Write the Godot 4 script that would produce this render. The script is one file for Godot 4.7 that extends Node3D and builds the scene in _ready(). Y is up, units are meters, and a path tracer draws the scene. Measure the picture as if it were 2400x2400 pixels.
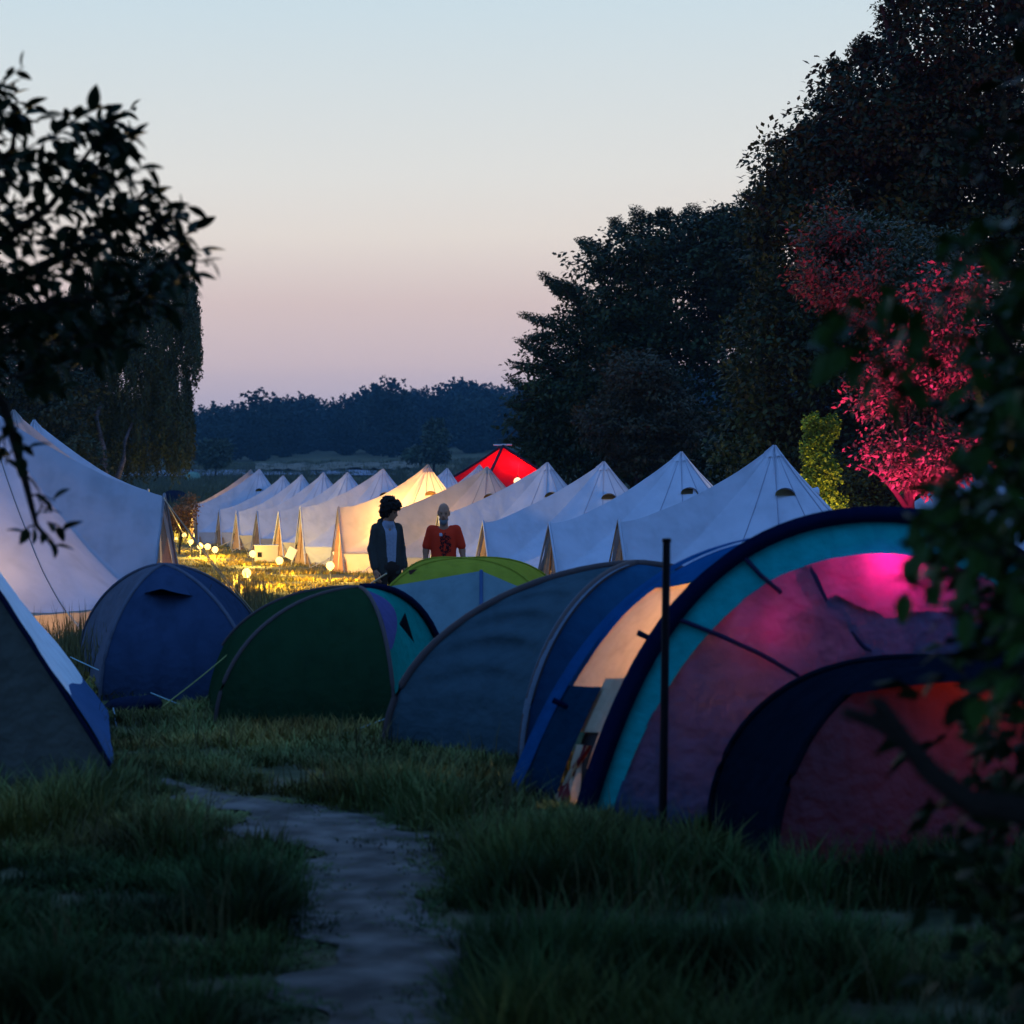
extends Node3D
# A camp of bell tents and small dome tents in a meadow at dusk.

const FOC := 4813.0                       # focal length in 2400ths of the picture's side
const EYE := Vector3(0, 2.15, 0)
const TILT := 0.024927
var rng := RandomNumberGenerator.new()
var used := {}
var M := {}
var NZ := FastNoiseLite.new()

# ---------------------------------------------------------------- geometry collector
class Geo:
	var v := PackedVector3Array()
	var uv := PackedVector2Array()
	var ix := PackedInt32Array()
	func patch(nu: int, nv: int, f: Callable, us := 1.0, vs := 1.0) -> void:
		var o := v.size()
		for j in nv + 1:
			for i in nu + 1:
				var a := float(i) / nu
				var b := float(j) / nv
				v.append(f.call(a, b))
				uv.append(Vector2(a * us, b * vs))
		for j in nv:
			for i in nu:
				var k := o + j * (nu + 1) + i
				ix.append_array([k, k + 1, k + nu + 2, k, k + nu + 2, k + nu + 1])
	func tube(pts: Array, r0: float, r1: float, sides := 6) -> void:
		var o := v.size()
		var n := pts.size()
		for i in n:
			var d: Vector3 = (pts[mini(i + 1, n - 1)] - pts[maxi(i - 1, 0)]).normalized()
			var a := d.cross(Vector3.UP if absf(d.y) < 0.9 else Vector3.RIGHT).normalized()
			var b := d.cross(a)
			var r := lerpf(r0, r1, float(i) / maxf(1, n - 1))
			for s in sides:
				var t := TAU * s / sides
				v.append(pts[i] + (a * cos(t) + b * sin(t)) * r)
				uv.append(Vector2(float(s) / sides, float(i) / n))
		for i in n - 1:
			for s in sides:
				var p := o + i * sides + s
				var q := o + i * sides + (s + 1) % sides
				ix.append_array([p, p + sides, q, q, p + sides, q + sides])
		for e in 2:
			var c := v.size()
			v.append(pts[0] if e == 0 else pts[n - 1])
			uv.append(Vector2(0.5, 0.5))
			var w := o + (0 if e == 0 else (n - 1) * sides)
			for s in sides:
				if e == 0: ix.append_array([c, w + s, w + (s + 1) % sides])
				else: ix.append_array([c, w + (s + 1) % sides, w + s])
	func quad(a: Vector3, b: Vector3, c: Vector3, d: Vector3) -> void:
		var o := v.size()
		v.append_array([a, b, c, d])
		uv.append_array([Vector2(0, 0), Vector2(1, 0), Vector2(1, 1), Vector2(0, 1)])
		ix.append_array([o, o + 1, o + 2, o, o + 2, o + 3])
	func tri(a: Vector3, b: Vector3, c: Vector3) -> void:
		var o := v.size()
		v.append_array([a, b, c])
		uv.append_array([Vector2(0, 0), Vector2(1, 0), Vector2(0.5, 1)])
		ix.append_array([o, o + 1, o + 2])
	func ball(c: Vector3, r: Vector3, nu := 12, nv := 8) -> void:
		patch(nu, nv, func(a, b): return c + Vector3(cos(-a * TAU) * sin(b * PI) * r.x, cos(b * PI) * r.y, sin(-a * TAU) * sin(b * PI) * r.z))
	func box(c: Vector3, s: Vector3, turn := Basis()) -> void:
		for ax in 3:
			for sg in [-1.0, 1.0]:
				var n := Vector3.ZERO
				n[ax] = sg
				var a := Vector3.ZERO
				a[(ax + 1) % 3] = 1
				var b := Vector3.ZERO
				b[(ax + 2) % 3] = sg
				var p := func(x, y): return c + turn * ((n + a * x + b * y) * s * 0.5)
				quad(p.call(-1, -1), p.call(-1, 1), p.call(1, 1), p.call(1, -1))
	func mesh(cols := PackedColorArray()) -> ArrayMesh:
		var n := PackedVector3Array()
		n.resize(v.size())
		for i in range(0, ix.size(), 3):
			var a := ix[i]
			var b := ix[i + 1]
			var c := ix[i + 2]
			var m := (v[c] - v[a]).cross(v[b] - v[a])
			n[a] += m
			n[b] += m
			n[c] += m
		for i in n.size():
			n[i] = n[i].normalized() if n[i].length_squared() > 1e-20 else Vector3.UP
		var arr := []
		arr.resize(Mesh.ARRAY_MAX)
		arr[Mesh.ARRAY_VERTEX] = v
		arr[Mesh.ARRAY_NORMAL] = n
		arr[Mesh.ARRAY_TEX_UV] = uv
		arr[Mesh.ARRAY_INDEX] = ix
		if cols.size() == v.size():
			arr[Mesh.ARRAY_COLOR] = cols
		var out := ArrayMesh.new()
		out.add_surface_from_arrays(Mesh.PRIMITIVE_TRIANGLES, arr)
		return out

# ---------------------------------------------------------------- places
func at(px: float, py: float, d: float) -> Vector3:
	var dir := Vector3((px - 1200.0) / FOC, (1200.0 - py) / FOC, -1).rotated(Vector3.RIGHT, -TILT)
	return EYE + dir * (d / -dir.z)

func gy(x: float, z: float) -> float:
	var d := -z
	var h := -0.0175 * (clampf(d, 18.0, 84.0) - 18.0) * smoothstep(18.0, 24.0, d)
	if d > 230.0:
		h += 9.0 * pow((minf(d, 1100.0) - 230.0) / 370.0, 1.5) * (1.0 + 0.006 * clampf(x, -120.0, 120.0))
	h += 0.035 * NZ.get_noise_2d(x * 9.0, z * 9.0) * clampf(d / 10.0, 0.3, 3.0)
	return h

func on_ground(px: float, py: float, lift := 0.0) -> Vector3:
	var lo := 3.0
	var hi := 600.0
	for i in 44:
		var m := (lo + hi) / 2
		var p := at(px, py, m)
		if p.y > gy(p.x, p.z) + lift: lo = m
		else: hi = m
	return at(px, py, lo)

func G3(x: float, z: float) -> Vector3:
	return Vector3(x, gy(x, z), z)

# ---------------------------------------------------------------- nodes
func numbered(called: String) -> String:
	var n: int = used.get(called, 0)
	used[called] = n + 1
	return called if n == 0 else "%s_%03d" % [called, n]

func tag(o: Node, label: String, category: String, group := "", kind := "") -> void:
	if label: o.set_meta("label", label)
	if category: o.set_meta("category", category)
	if group: o.set_meta("group", group)
	if kind: o.set_meta("kind", kind)

func thing(called: String, label: String, category: String, pos: Vector3, group := "", turn := 0.0) -> Node3D:
	var o := Node3D.new()
	o.name = numbered(called)
	add_child(o)
	o.position = pos
	o.rotation.y = turn
	tag(o, label, category, group)
	return o

func part(called: String, g, m: Material, parent: Node, label := "") -> MeshInstance3D:
	var o := MeshInstance3D.new()
	if parent == self:
		o.name = numbered(called)
	else:
		var k := 0
		var nm := called
		while parent.has_node(nm):
			k += 1
			nm = "%s_%03d" % [called, k]
		o.name = nm
	o.mesh = g.mesh() if g is Geo else g
	o.material_override = m
	parent.add_child(o, true)
	if label: o.set_meta("label", label)
	return o

func many(called: String, mesh: Mesh, m: Material, xs: Array, tints: Array, parent: Node) -> MultiMeshInstance3D:
	var mm := MultiMesh.new()
	mm.transform_format = MultiMesh.TRANSFORM_3D
	mm.use_colors = true
	mm.mesh = mesh
	mm.instance_count = xs.size()
	for i in xs.size():
		mm.set_instance_transform(i, xs[i])
		mm.set_instance_color(i, tints[i])
	var o := MultiMeshInstance3D.new()
	o.name = numbered(called) if parent == self else called
	o.multimesh = mm
	o.material_override = m
	parent.add_child(o, true)
	o.set_meta("kind", "stuff")
	return o

# ---------------------------------------------------------------- materials
func noise_tex(freq: float, octaves: int, ramp: Array, sd: int, size := 256) -> NoiseTexture2D:
	var n := FastNoiseLite.new()
	n.seed = sd
	n.frequency = freq
	n.fractal_octaves = octaves
	var t := NoiseTexture2D.new()
	t.width = size
	t.height = size
	t.seamless = true
	t.noise = n
	if ramp.size():
		var g := Gradient.new()
		g.offsets = PackedFloat32Array([0.15, 0.5, 0.85])
		g.colors = PackedColorArray([ramp[0].linear_to_srgb(), ramp[1].linear_to_srgb(), ramp[2].linear_to_srgb()])
		t.color_ramp = g
	return t

func mat(c: Color, rough := 0.85, through := Color(0, 0, 0), amount := 0.0) -> StandardMaterial3D:
	var m := StandardMaterial3D.new()
	m.albedo_color = c.linear_to_srgb()
	m.roughness = rough
	m.metallic_specular = 0.25
	m.cull_mode = BaseMaterial3D.CULL_DISABLED
	if amount > 0.0:
		m.backlight_enabled = true
		var mx := maxf(through.r, maxf(through.g, through.b))
		m.backlight = (through * (amount / mx)).linear_to_srgb()
	return m

func cloth(c: Color, rough: float, through: Color, amount: float, wrinkle := 1.2, scale := 0.9) -> StandardMaterial3D:
	var m := mat(c, rough, through, amount)
	m.albedo_texture = M.tex_stain
	m.specular_mode = BaseMaterial3D.SPECULAR_DISABLED
	m.heightmap_enabled = true
	m.heightmap_texture = M.tex_fold
	m.heightmap_scale = wrinkle
	m.uv1_triplanar = true
	m.uv1_scale = Vector3.ONE * scale
	return m

func leafmat(c: Color, rough := 0.5, through := 0.5) -> StandardMaterial3D:
	var m := mat(c, rough, Color(c.r * 1.3, c.g * 1.6, c.b * 0.6), 0.0)
	if through >= 1.0:
		m.backlight_enabled = true
		m.backlight = (Color(c.r * 2.0, c.g * 2.4, c.b) * through).linear_to_srgb()
	m.vertex_color_use_as_albedo = true
	return m

func glow(c: Color, e: float) -> StandardMaterial3D:
	var m := mat(c, 0.6)
	m.emission_enabled = true
	m.emission = c.linear_to_srgb()
	m.emission_energy_multiplier = e
	return m

func omni(parent: Node, p: Vector3, c: Color, e: float, size := 0.06) -> void:
	var l := OmniLight3D.new()
	l.name = "lamp_light"
	l.light_color = c.linear_to_srgb()
	l.light_energy = e
	l.light_size = size
	l.omni_range = 20.0
	l.omni_attenuation = 2.0
	l.shadow_enabled = true
	parent.add_child(l, true)
	l.position = p

func materials() -> void:
	M.tex_stain = noise_tex(0.012, 4, [Color(0.78, 0.78, 0.78), Color(0.95, 0.95, 0.95), Color(1, 1, 1)], 3)
	M.tex_fold = noise_tex(0.018, 3, [], 5)
	M.tex_grain = noise_tex(0.05, 4, [], 9)
	var canvas := Color(0.47, 0.50, 0.58)
	M.canvas = cloth(canvas, 0.9, Color(1.0, 0.95, 0.92), 0.0, 2.4, 0.5)
	M.canvas_mid = cloth(canvas, 0.9, Color(1.0, 0.88, 0.78), 0.4, 1.6, 0.5)
	M.canvas_thin = cloth(Color(0.52, 0.53, 0.55), 0.9, Color(1.0, 0.73, 0.42), 0.8, 1.2, 0.5)
	M.flap = cloth(Color(0.50, 0.34, 0.22), 0.9, Color(1.0, 0.6, 0.25), 0.6, 1.0, 1.2)
	M.hole = mat(Color(0.05, 0.035, 0.025), 0.9, Color(1, 0.7, 0.2), 0.5)
	M.rope = mat(Color(0.62, 0.55, 0.42), 0.9)
	M.seam = mat(Color(0.28, 0.25, 0.25), 0.9)
	M.seam_pale = mat(Color(0.30, 0.32, 0.40), 0.9)
	M.peg = mat(Color(0.25, 0.25, 0.26), 0.4)
	M.peg.metallic = 0.8
	M.pole = mat(Color(0.006, 0.006, 0.009), 0.5)
	M.bark = mat(Color(0.03, 0.025, 0.02), 0.95)
	M.bark.heightmap_enabled = true
	M.bark.heightmap_texture = M.tex_grain
	M.bark.heightmap_scale = 2.5
	M.bark.uv1_triplanar = true
	M.birch = mat(Color(0.12, 0.115, 0.13), 0.9)
	M.birch.albedo_texture = noise_tex(0.03, 3, [Color(0.12, 0.12, 0.12), Color(0.85, 0.85, 0.85), Color(1, 1, 1)], 12)
	M.birch.uv1_triplanar = true
	M.birch.uv1_scale = Vector3(0.6, 2.5, 0.6)
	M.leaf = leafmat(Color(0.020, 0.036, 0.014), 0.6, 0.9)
	M.leaf_gloss = leafmat(Color(0.022, 0.040, 0.016), 0.5, 0.6)
	M.leaf_gloss.metallic_specular = 0.12
	M.leaf_fresh = leafmat(Color(0.045, 0.105, 0.020), 0.42, 0.7)
	M.leaf_red = leafmat(Color(0.055, 0.062, 0.036), 0.5, 1.6)
	M.leaf_yellow = leafmat(Color(0.20, 0.24, 0.03), 0.6, 1.0)
	M.leaf_birch = leafmat(Color(0.034, 0.050, 0.024), 0.6, 0.9)
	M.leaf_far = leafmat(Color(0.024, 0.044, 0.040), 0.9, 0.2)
	M.grass = leafmat(Color(0.140, 0.165, 0.062), 0.85, 0.9)
	M.grass_dry = leafmat(Color(0.15, 0.13, 0.05), 0.8, 0.9)
	M.skin = mat(Color(0.38, 0.18, 0.11), 0.6)
	M.skin.subsurf_scatter_enabled = true
	M.skin.subsurf_scatter_strength = 0.15
	# ground: earth, moss and worn turf
	var g := mat(Color(1, 1, 1), 0.95)
	g.albedo_texture = noise_tex(0.02, 5, [Color(0.034, 0.042, 0.018), Color(0.07, 0.075, 0.036), Color(0.14, 0.115, 0.07)], 21, 512)
	g.uv1_triplanar = true
	g.uv1_world_triplanar = true
	g.uv1_scale = Vector3.ONE * 0.19
	g.heightmap_enabled = true
	g.heightmap_texture = M.tex_grain
	g.heightmap_scale = 4.0
	M.ground = g
	var p := mat(Color(1, 1, 1), 0.95)
	p.albedo_texture = noise_tex(0.011, 6, [Color(0.05, 0.046, 0.04), Color(0.10, 0.09, 0.08), Color(0.165, 0.145, 0.13)], 22, 512)
	p.uv1_triplanar = true
	p.uv1_world_triplanar = true
	p.uv1_scale = Vector3.ONE * 0.45
	M.path = p

# ---------------------------------------------------------------- sky
func ramp(keys: Array, x: float) -> Color:
	for i in keys.size() - 1:
		if x <= keys[i + 1][0]:
			var t := clampf((x - keys[i][0]) / (keys[i + 1][0] - keys[i][0]), 0, 1)
			return keys[i][1].lerp(keys[i + 1][1], t)
	return keys[-1][1]

func srgb(r: float, g: float, b: float) -> Color:
	return Color(r / 255.0, g / 255.0, b / 255.0).srgb_to_linear()

func make_sky() -> ImageTexture:
	var zen := Color(0.16, 0.41, 1.02)
	var glow_side := [[0.0, Color(0.36, 0.38, 0.55)], [1.5, Color(0.52, 0.46, 0.55)], [2.68, Color(0.673, 0.542, 0.551)], [4.4, Color(0.734, 0.586, 0.552)], [6.3, Color(0.827, 0.749, 0.678)], [8.0, Color(0.792, 0.783, 0.743)], [12.7, Color(0.624, 0.751, 0.812)], [18.0, Color(0.42, 0.58, 0.76)], [28.0, Color(0.26, 0.48, 0.92)], [45.0, zen], [90.0, zen]]
	var away := [[0.0, Color(0.22, 0.38, 0.72)], [12.0, Color(0.19, 0.40, 0.88)], [40.0, Color(0.16, 0.41, 1.0)], [90.0, zen]]
	var w := 256
	var h := 1024
	var im := Image.create(w, h, false, Image.FORMAT_RGBF)
	for j in h:
		var el := 90.0 - (j + 0.5) / h * 180.0
		for i in w:
			var az := wrapf((i + 0.5) / w * 360.0, -180.0, 180.0)      # 0 looks along -z, the way the camera looks
			var side := smoothstep(24.0, 85.0, absf(az - 4.0))
			var e := maxf(el, 0.0) + (6.0 - az) * 0.022 * smoothstep(2.0, 10.0, el) * (1.0 - side)
			var c: Color = ramp(glow_side, e).lerp(ramp(away, e), side)
			if el < 0.0: c = Color(0.02, 0.03, 0.045)
			im.set_pixel(i, j, c)
	return ImageTexture.create_from_image(im)

# ---------------------------------------------------------------- start
func _ready() -> void:
	rng.seed = 7
	NZ.seed = 4
	NZ.frequency = 0.01
	NZ.fractal_octaves = 3
	var cam := Camera3D.new()
	cam.name = "camera"
	var lens := CameraAttributesPhysical.new()
	lens.frustum_focal_length = 48.13
	lens.frustum_focus_distance = 33.0
	lens.exposure_aperture = 1.9
	lens.frustum_near = 0.1
	lens.frustum_far = 6000.0
	cam.attributes = lens
	cam.fov = rad_to_deg(2.0 * atan(1200.0 / FOC))
	cam.near = 0.1
	cam.far = 6000.0
	add_child(cam)
	cam.position = EYE
	cam.rotation.x = -TILT
	cam.current = true
	var we := WorldEnvironment.new()
	we.name = "environment"
	var env := Environment.new()
	env.background_mode = Environment.BG_SKY
	var sky := Sky.new()
	var pano := PanoramaSkyMaterial.new()
	pano.panorama = make_sky()
	sky.sky_material = pano
	env.sky = sky
	env.tonemap_mode = Environment.TONE_MAPPER_LINEAR
	env.tonemap_exposure = 1.0
	env.fog_enabled = true
	env.fog_density = 0.0002
	env.fog_light_color = Color(0.52, 0.82, 1.0)
	env.sdfgi_enabled = true
	env.ssao_enabled = true
	env.ssil_enabled = true
	we.environment = env
	add_child(we)
	materials()
	terrain()
	far_country()
	bell_tents()
	red_tent()
	small_tents()
	tunnel_tent()
	lanterns()
	trees_beyond()
	people()
	front_growth()
	grass()
	print("fov ", cam.fov)

# ---------------------------------------------------------------- ground
func terrain() -> void:
	var g := Geo.new()
	var ds := []
	var d := -30.0
	while d < 1250.0:
		ds.append(d)
		d += clampf(absf(d) * 0.035, 0.35, 120.0)
	var nx := 70
	g.patch(nx, ds.size() - 1, func(a, b):
		var dd: float = ds[roundi(b * (ds.size() - 1))]
		var half := 18.0 + absf(dd) * 0.75
		var x = (a * 2 - 1) * half
		return Vector3(x, gy(x, -dd), -dd))
	var o := part("ground", g, M.ground, self)
	tag(o, "", "", "", "structure")
	# worn footpath: from under the camera to between the small tents
	var line := [[830, 2700, 560], [820, 2480, 500], [850, 2300, 450], [890, 2120, 380], [860, 2010, 370], [740, 1940, 420], [590, 1890, 330], [470, 1860, 210], [390, 1830, 60]]
	var pts := []
	for q in line:
		var a := on_ground(q[0] - q[2] * 0.5, q[1])
		var b := on_ground(q[0] + q[2] * 0.5, q[1])
		pts.append([a, b])
	var pg := Geo.new()
	var n: int = pts.size() - 1
	pg.patch(36, n * 26, func(u, v):
		var t: float = v * n
		var i := mini(int(t), n - 1)
		var f := t - i
		var a: Vector3 = pts[i][0].lerp(pts[i + 1][0], f)
		var b: Vector3 = pts[i][1].lerp(pts[i + 1][1], f)
		var p := a.lerp(b, u)
		var edge := absf(u * 2 - 1)
		p.x += (NZ.get_noise_2d(p.z * 70.0, signf(u - 0.5) * 50.0) * 0.6 + NZ.get_noise_2d(p.z * 130.0, signf(u - 0.5) * 90.0) * 0.12) * edge * edge
		p.y = gy(p.x, p.z) + 0.010 + 0.012 * (1.0 - edge * edge) * (0.5 + NZ.get_noise_2d(p.x * 130, p.z * 190))
		return p)
	o = part("path", pg, M.path, self)
	tag(o, "", "", "", "structure")

# ---------------------------------------------------------------- leaves and trees
func leaf_geo(g: Geo, o: Vector3, dir: Vector3, up: Vector3, l: float, w: float, bend := 0.25) -> void:
	var s := dir.cross(up).normalized() * w * 0.5
	var n := s.cross(dir).normalized()
	var m := o + dir * l * 0.45 + n * l * bend * 0.3
	var e := o + dir * l - n * l * bend * 0.5
	var k := g.v.size()
	g.v.append_array([o, m + s - n * w * 0.12, e, m - s - n * w * 0.12, m])
	g.uv.append_array([Vector2(0.5, 0), Vector2(1, 0.5), Vector2(0.5, 1), Vector2(0, 0.5), Vector2(0.5, 0.5)])
	g.ix.append_array([k, k + 4, k + 1, k + 1, k + 4, k + 2, k, k + 3, k + 4, k + 3, k + 2, k + 4])

func rv() -> Vector3:
	return Vector3(rng.randfn(), rng.randfn(), rng.randfn()).normalized()

func clump(n: int, reach: float, l: float, w: float, flat := 0.6) -> ArrayMesh:
	var g := Geo.new()
	for i in n:
		var p := rv() * reach * pow(rng.randf(), 0.5)
		p.y *= flat
		var d := (p.normalized() + rv() * 0.9 + Vector3(0, -0.2, 0)).normalized()
		leaf_geo(g, p, d, (Vector3.UP + rv() * 0.7).normalized(), l * rng.randf_range(0.7, 1.25), w * rng.randf_range(0.7, 1.25))
	return g.mesh()

func spray(n: int, length: float, l: float, w: float) -> ArrayMesh:    # a twig along +x with leaves on both sides
	var g := Geo.new()
	g.tube([Vector3.ZERO, Vector3(length * 0.5, length * 0.03, 0), Vector3(length * 0.9, -length * 0.03, 0)], 0.006, 0.002, 3)
	for i in n:
		var t := (i + 0.5) / n
		var sd := 1.0 if i % 2 == 0 else -1.0
		var d := Vector3(0.7, rng.randf_range(-0.35, 0.35), sd * rng.randf_range(0.5, 1.0) * (1.1 - t)).normalized()
		leaf_geo(g, Vector3(t * length, 0, 0), d, (Vector3.UP + rv() * 0.4).normalized(), l * rng.randf_range(0.8, 1.2), w)
	return g.mesh()

func strand(length: float, n: int, l: float, w: float) -> ArrayMesh:   # hanging birch switch
	var g := Geo.new()
	g.tube([Vector3.ZERO, Vector3(0.05, -length * 0.5, 0.02), Vector3(0.02, -length, 0)], 0.008, 0.003, 3)
	for i in n:
		var t := (i + 0.3) / n
		var d := (Vector3(rng.randfn() * 0.6, -1.0, rng.randfn() * 0.6)).normalized()
		leaf_geo(g, Vector3(rng.randfn() * 0.05, -t * length, rng.randfn() * 0.05), d, rv(), l * rng.randf_range(0.7, 1.2), w)
	return g.mesh()

func any_turn(tilt := 0.5) -> Basis:
	return Basis(Vector3.UP, rng.randf() * TAU) * Basis(rv(), rng.randf() * tilt)

# lobes: [centre, radii, how many clumps]; fills each with clumps, thicker near its surface, leaving gaps where noise is low
func fill(lobes: Array, scale: float, xs: Array, tints: Array, gap := -0.25, dark := 0.55, share := 1.0) -> void:
	for lo in lobes:
		for i in int(lo[2] * share):
			var d := rv()
			var r := pow(rng.randf(), 0.33)
			r *= 1.0 + 0.22 * NZ.get_noise_3d(lo[0].x * 7 + d.x * 60, lo[0].y * 7 + d.y * 60, d.z * 60)
			var p: Vector3 = lo[0] + d * lo[1] * r
			if NZ.get_noise_3d(p.x * 40, p.y * 40, p.z * 40) < gap: continue
			var s := scale * rng.randf_range(0.7, 1.3)
			xs.append(Transform3D(any_turn().scaled(Vector3.ONE * s), p))
			var t := rng.randf_range(dark, 1.35)
			tints.append(Color(t * rng.randf_range(0.9, 1.15), t, t * rng.randf_range(0.85, 1.1)))

func trunk(parent: Node, foot: Vector3, top: Vector3, r: float, m: Material, limbs: Array) -> void:
	var g := Geo.new()
	var pts := []
	for i in 9:
		var t := i / 8.0
		pts.append(foot.lerp(top, t) + Vector3(sin(t * 5.0 + foot.x) * 0.12, 0, cos(t * 4.0 + foot.z) * 0.12) * t * r * 6)
	g.tube(pts, r, r * 0.3, 9)
	g.tube([foot - Vector3(0, 0.2, 0), foot + Vector3(0, r * 1.2, 0)], r * 1.7, r * 0.95, 9)
	part("trunk", g, m, parent)
	for e in limbs:
		var lg := Geo.new()
		var a: Vector3 = pts[clampi(int(e[0] * 8), 1, 8)]
		var b: Vector3 = e[1]
		var q := []
		for i in 6:
			var t := i / 5.0
			q.append(a.lerp(b, t) + Vector3(0, sin(t * PI) * a.distance_to(b) * 0.12, 0))
		lg.tube(q, r * 0.42, r * 0.08, 6)
		part("limb", lg, m, parent)

func tree(called: String, label: String, lobes: Array, foot: Vector3, r: float, mesh: Mesh, m: Material, scale: float, group: String, gap := -0.25, extra := []) -> Node3D:
	var t := thing(called, label, "tree", foot, group)
	var xs := []
	var tints := []
	fill(lobes, scale, xs, tints, gap, 0.55, 0.52 if scale == 1.25 or lobes.size() == 16 else 1.0)
	for e in extra: # sprays: [from, to, count, scale]
		for i in e[2]:
			var f: float = (i + rng.randf()) / e[2]
			var p: Vector3 = e[0].lerp(e[1], f) + rv() * 0.12 * (1.3 - f) * e[0].distance_to(e[1]) * 0.3
			xs.append(Transform3D(any_turn().scaled(Vector3.ONE * e[3] * (1.15 - 0.6 * f)), p))
			var tn := rng.randf_range(0.6, 1.3)
			tints.append(Color(tn, tn, tn))
	for i in xs.size():
		xs[i] = xs[i].translated(-foot)
	many("crown", mesh, m, xs, tints, t)
	var limbs := []
	var top: Vector3 = lobes[0][0]
	for lo in lobes.slice(0, 7):
		limbs.append([rng.randf_range(0.35, 0.8), lo[0] - foot])
		top = lo[0] if lo[0].y > top.y else top
	for e in extra.slice(0, 12):
		limbs.append([rng.randf_range(0.3, 0.9), e[1] - foot])
	trunk(t, Vector3.ZERO, Vector3((top.x - foot.x) * 0.4, (top.y - foot.y) * 0.95, (top.z - foot.z) * 0.4), r, M.bark, limbs)
	return t

func lobe(px: float, py: float, d: float, rx: float, ry: float, rz: float, n: int) -> Array:
	return [at(px, py, d), Vector3(rx * d / FOC, ry * d / FOC, rz), n]

func far_country() -> void:
	# wooded ridge across the valley
	for k in 3:
		var g := Geo.new()
		for i in 1500:
			var p := rv()
			p = Vector3(p.x * 3.6, p.y * 5.2 + 6.0, p.z * 3.6) * (1.0 + 0.18 * sin(p.x * 9 + k) * cos(p.z * 7)) 
			leaf_geo(g, p, (rv() + p * 0.06).normalized(), rv(), 0.75, 0.6)
		g.tube([Vector3(0, -1, 0), Vector3(0, 5, 0)], 0.3, 0.2, 5)
		M["far_tree%d" % k] = g.mesh()
	for k in 3:
		var xs := []
		var tints := []
		for i in 230:
			var d := 470.0 + 300.0 * pow(rng.randf(), 0.8)
			var x := rng.randf_range(-0.52, 0.36) * d
			if d < 560 and NZ.get_noise_2d(x * 1.5, d) > 0.15: continue
			var s := rng.randf_range(0.95, 1.5) * (1.0 + 0.22 * NZ.get_noise_2d(x * 1.2, d * 0.3))
			xs.append(Transform3D(Basis(Vector3.UP, rng.randf() * TAU).scaled(Vector3(s * 1.15, s, s * 1.15)), Vector3(x, gy(x, -d) - 0.5, -d)))
			var t := rng.randf_range(0.7, 1.25)
			tints.append(Color(t, t, t))
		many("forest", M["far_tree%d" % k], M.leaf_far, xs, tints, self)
	var fg := Geo.new()
	fg.patch(30, 6, func(u, v):
		var dd: float = lerpf(318.0, 372.0, v) + 8.0 * NZ.get_noise_2d(u * 300.0, v * 50)
		var x: float = lerpf(-0.19, -0.055 - 0.02 * v, u) * dd
		return Vector3(x, gy(x, -dd) + 0.25, -dd))
	var hay := Geo.new()
	hay.patch(40, 5, func(u, v):
		var dd: float = lerpf(352.0, 410.0, v) + 14.0 * NZ.get_noise_2d(u * 400.0, v * 60 + 90)
		var x: float = lerpf(-0.125, -0.045, u) * dd
		return Vector3(x, gy(x, -dd) + 0.5 + 0.5 * NZ.get_noise_2d(u * 900, v * 300), -dd))
	tag(part("hay_field", hay, mat(Color(0.11, 0.11, 0.085), 0.95), self), "", "", "", "structure")
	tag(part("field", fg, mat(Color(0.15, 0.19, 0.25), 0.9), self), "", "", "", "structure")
	# rounded trees standing free before the wood
	tree("field_tree", "rounded grey-green tree standing alone before the wooded ridge", [lobe(1020, 1020, 300, 26, 34, 1.8, 330), lobe(1010, 1060, 300, 34, 20, 2.0, 200), lobe(975, 1068, 300, 30, 14, 2.0, 150), lobe(1025, 1066, 300, 24, 18, 1.6, 200)], G3(-11.5, -300), 0.25, clump(14, 0.7, 0.55, 0.35), leafmat(Color(0.06, 0.085, 0.055), 0.8, 0.4), 1.0, "", -0.5)
	tree("field_shrub", "low rounded shrub at the foot of the wooded ridge", [lobe(505, 1060, 300, 36, 24, 2.2, 330), lobe(505, 1078, 300, 32, 14, 2.0, 160)], G3(-43.3, -300), 0.15, clump(14, 0.7, 0.55, 0.35), leafmat(Color(0.05, 0.075, 0.05), 0.8, 0.4), 1.0, "", -0.5)

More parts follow.
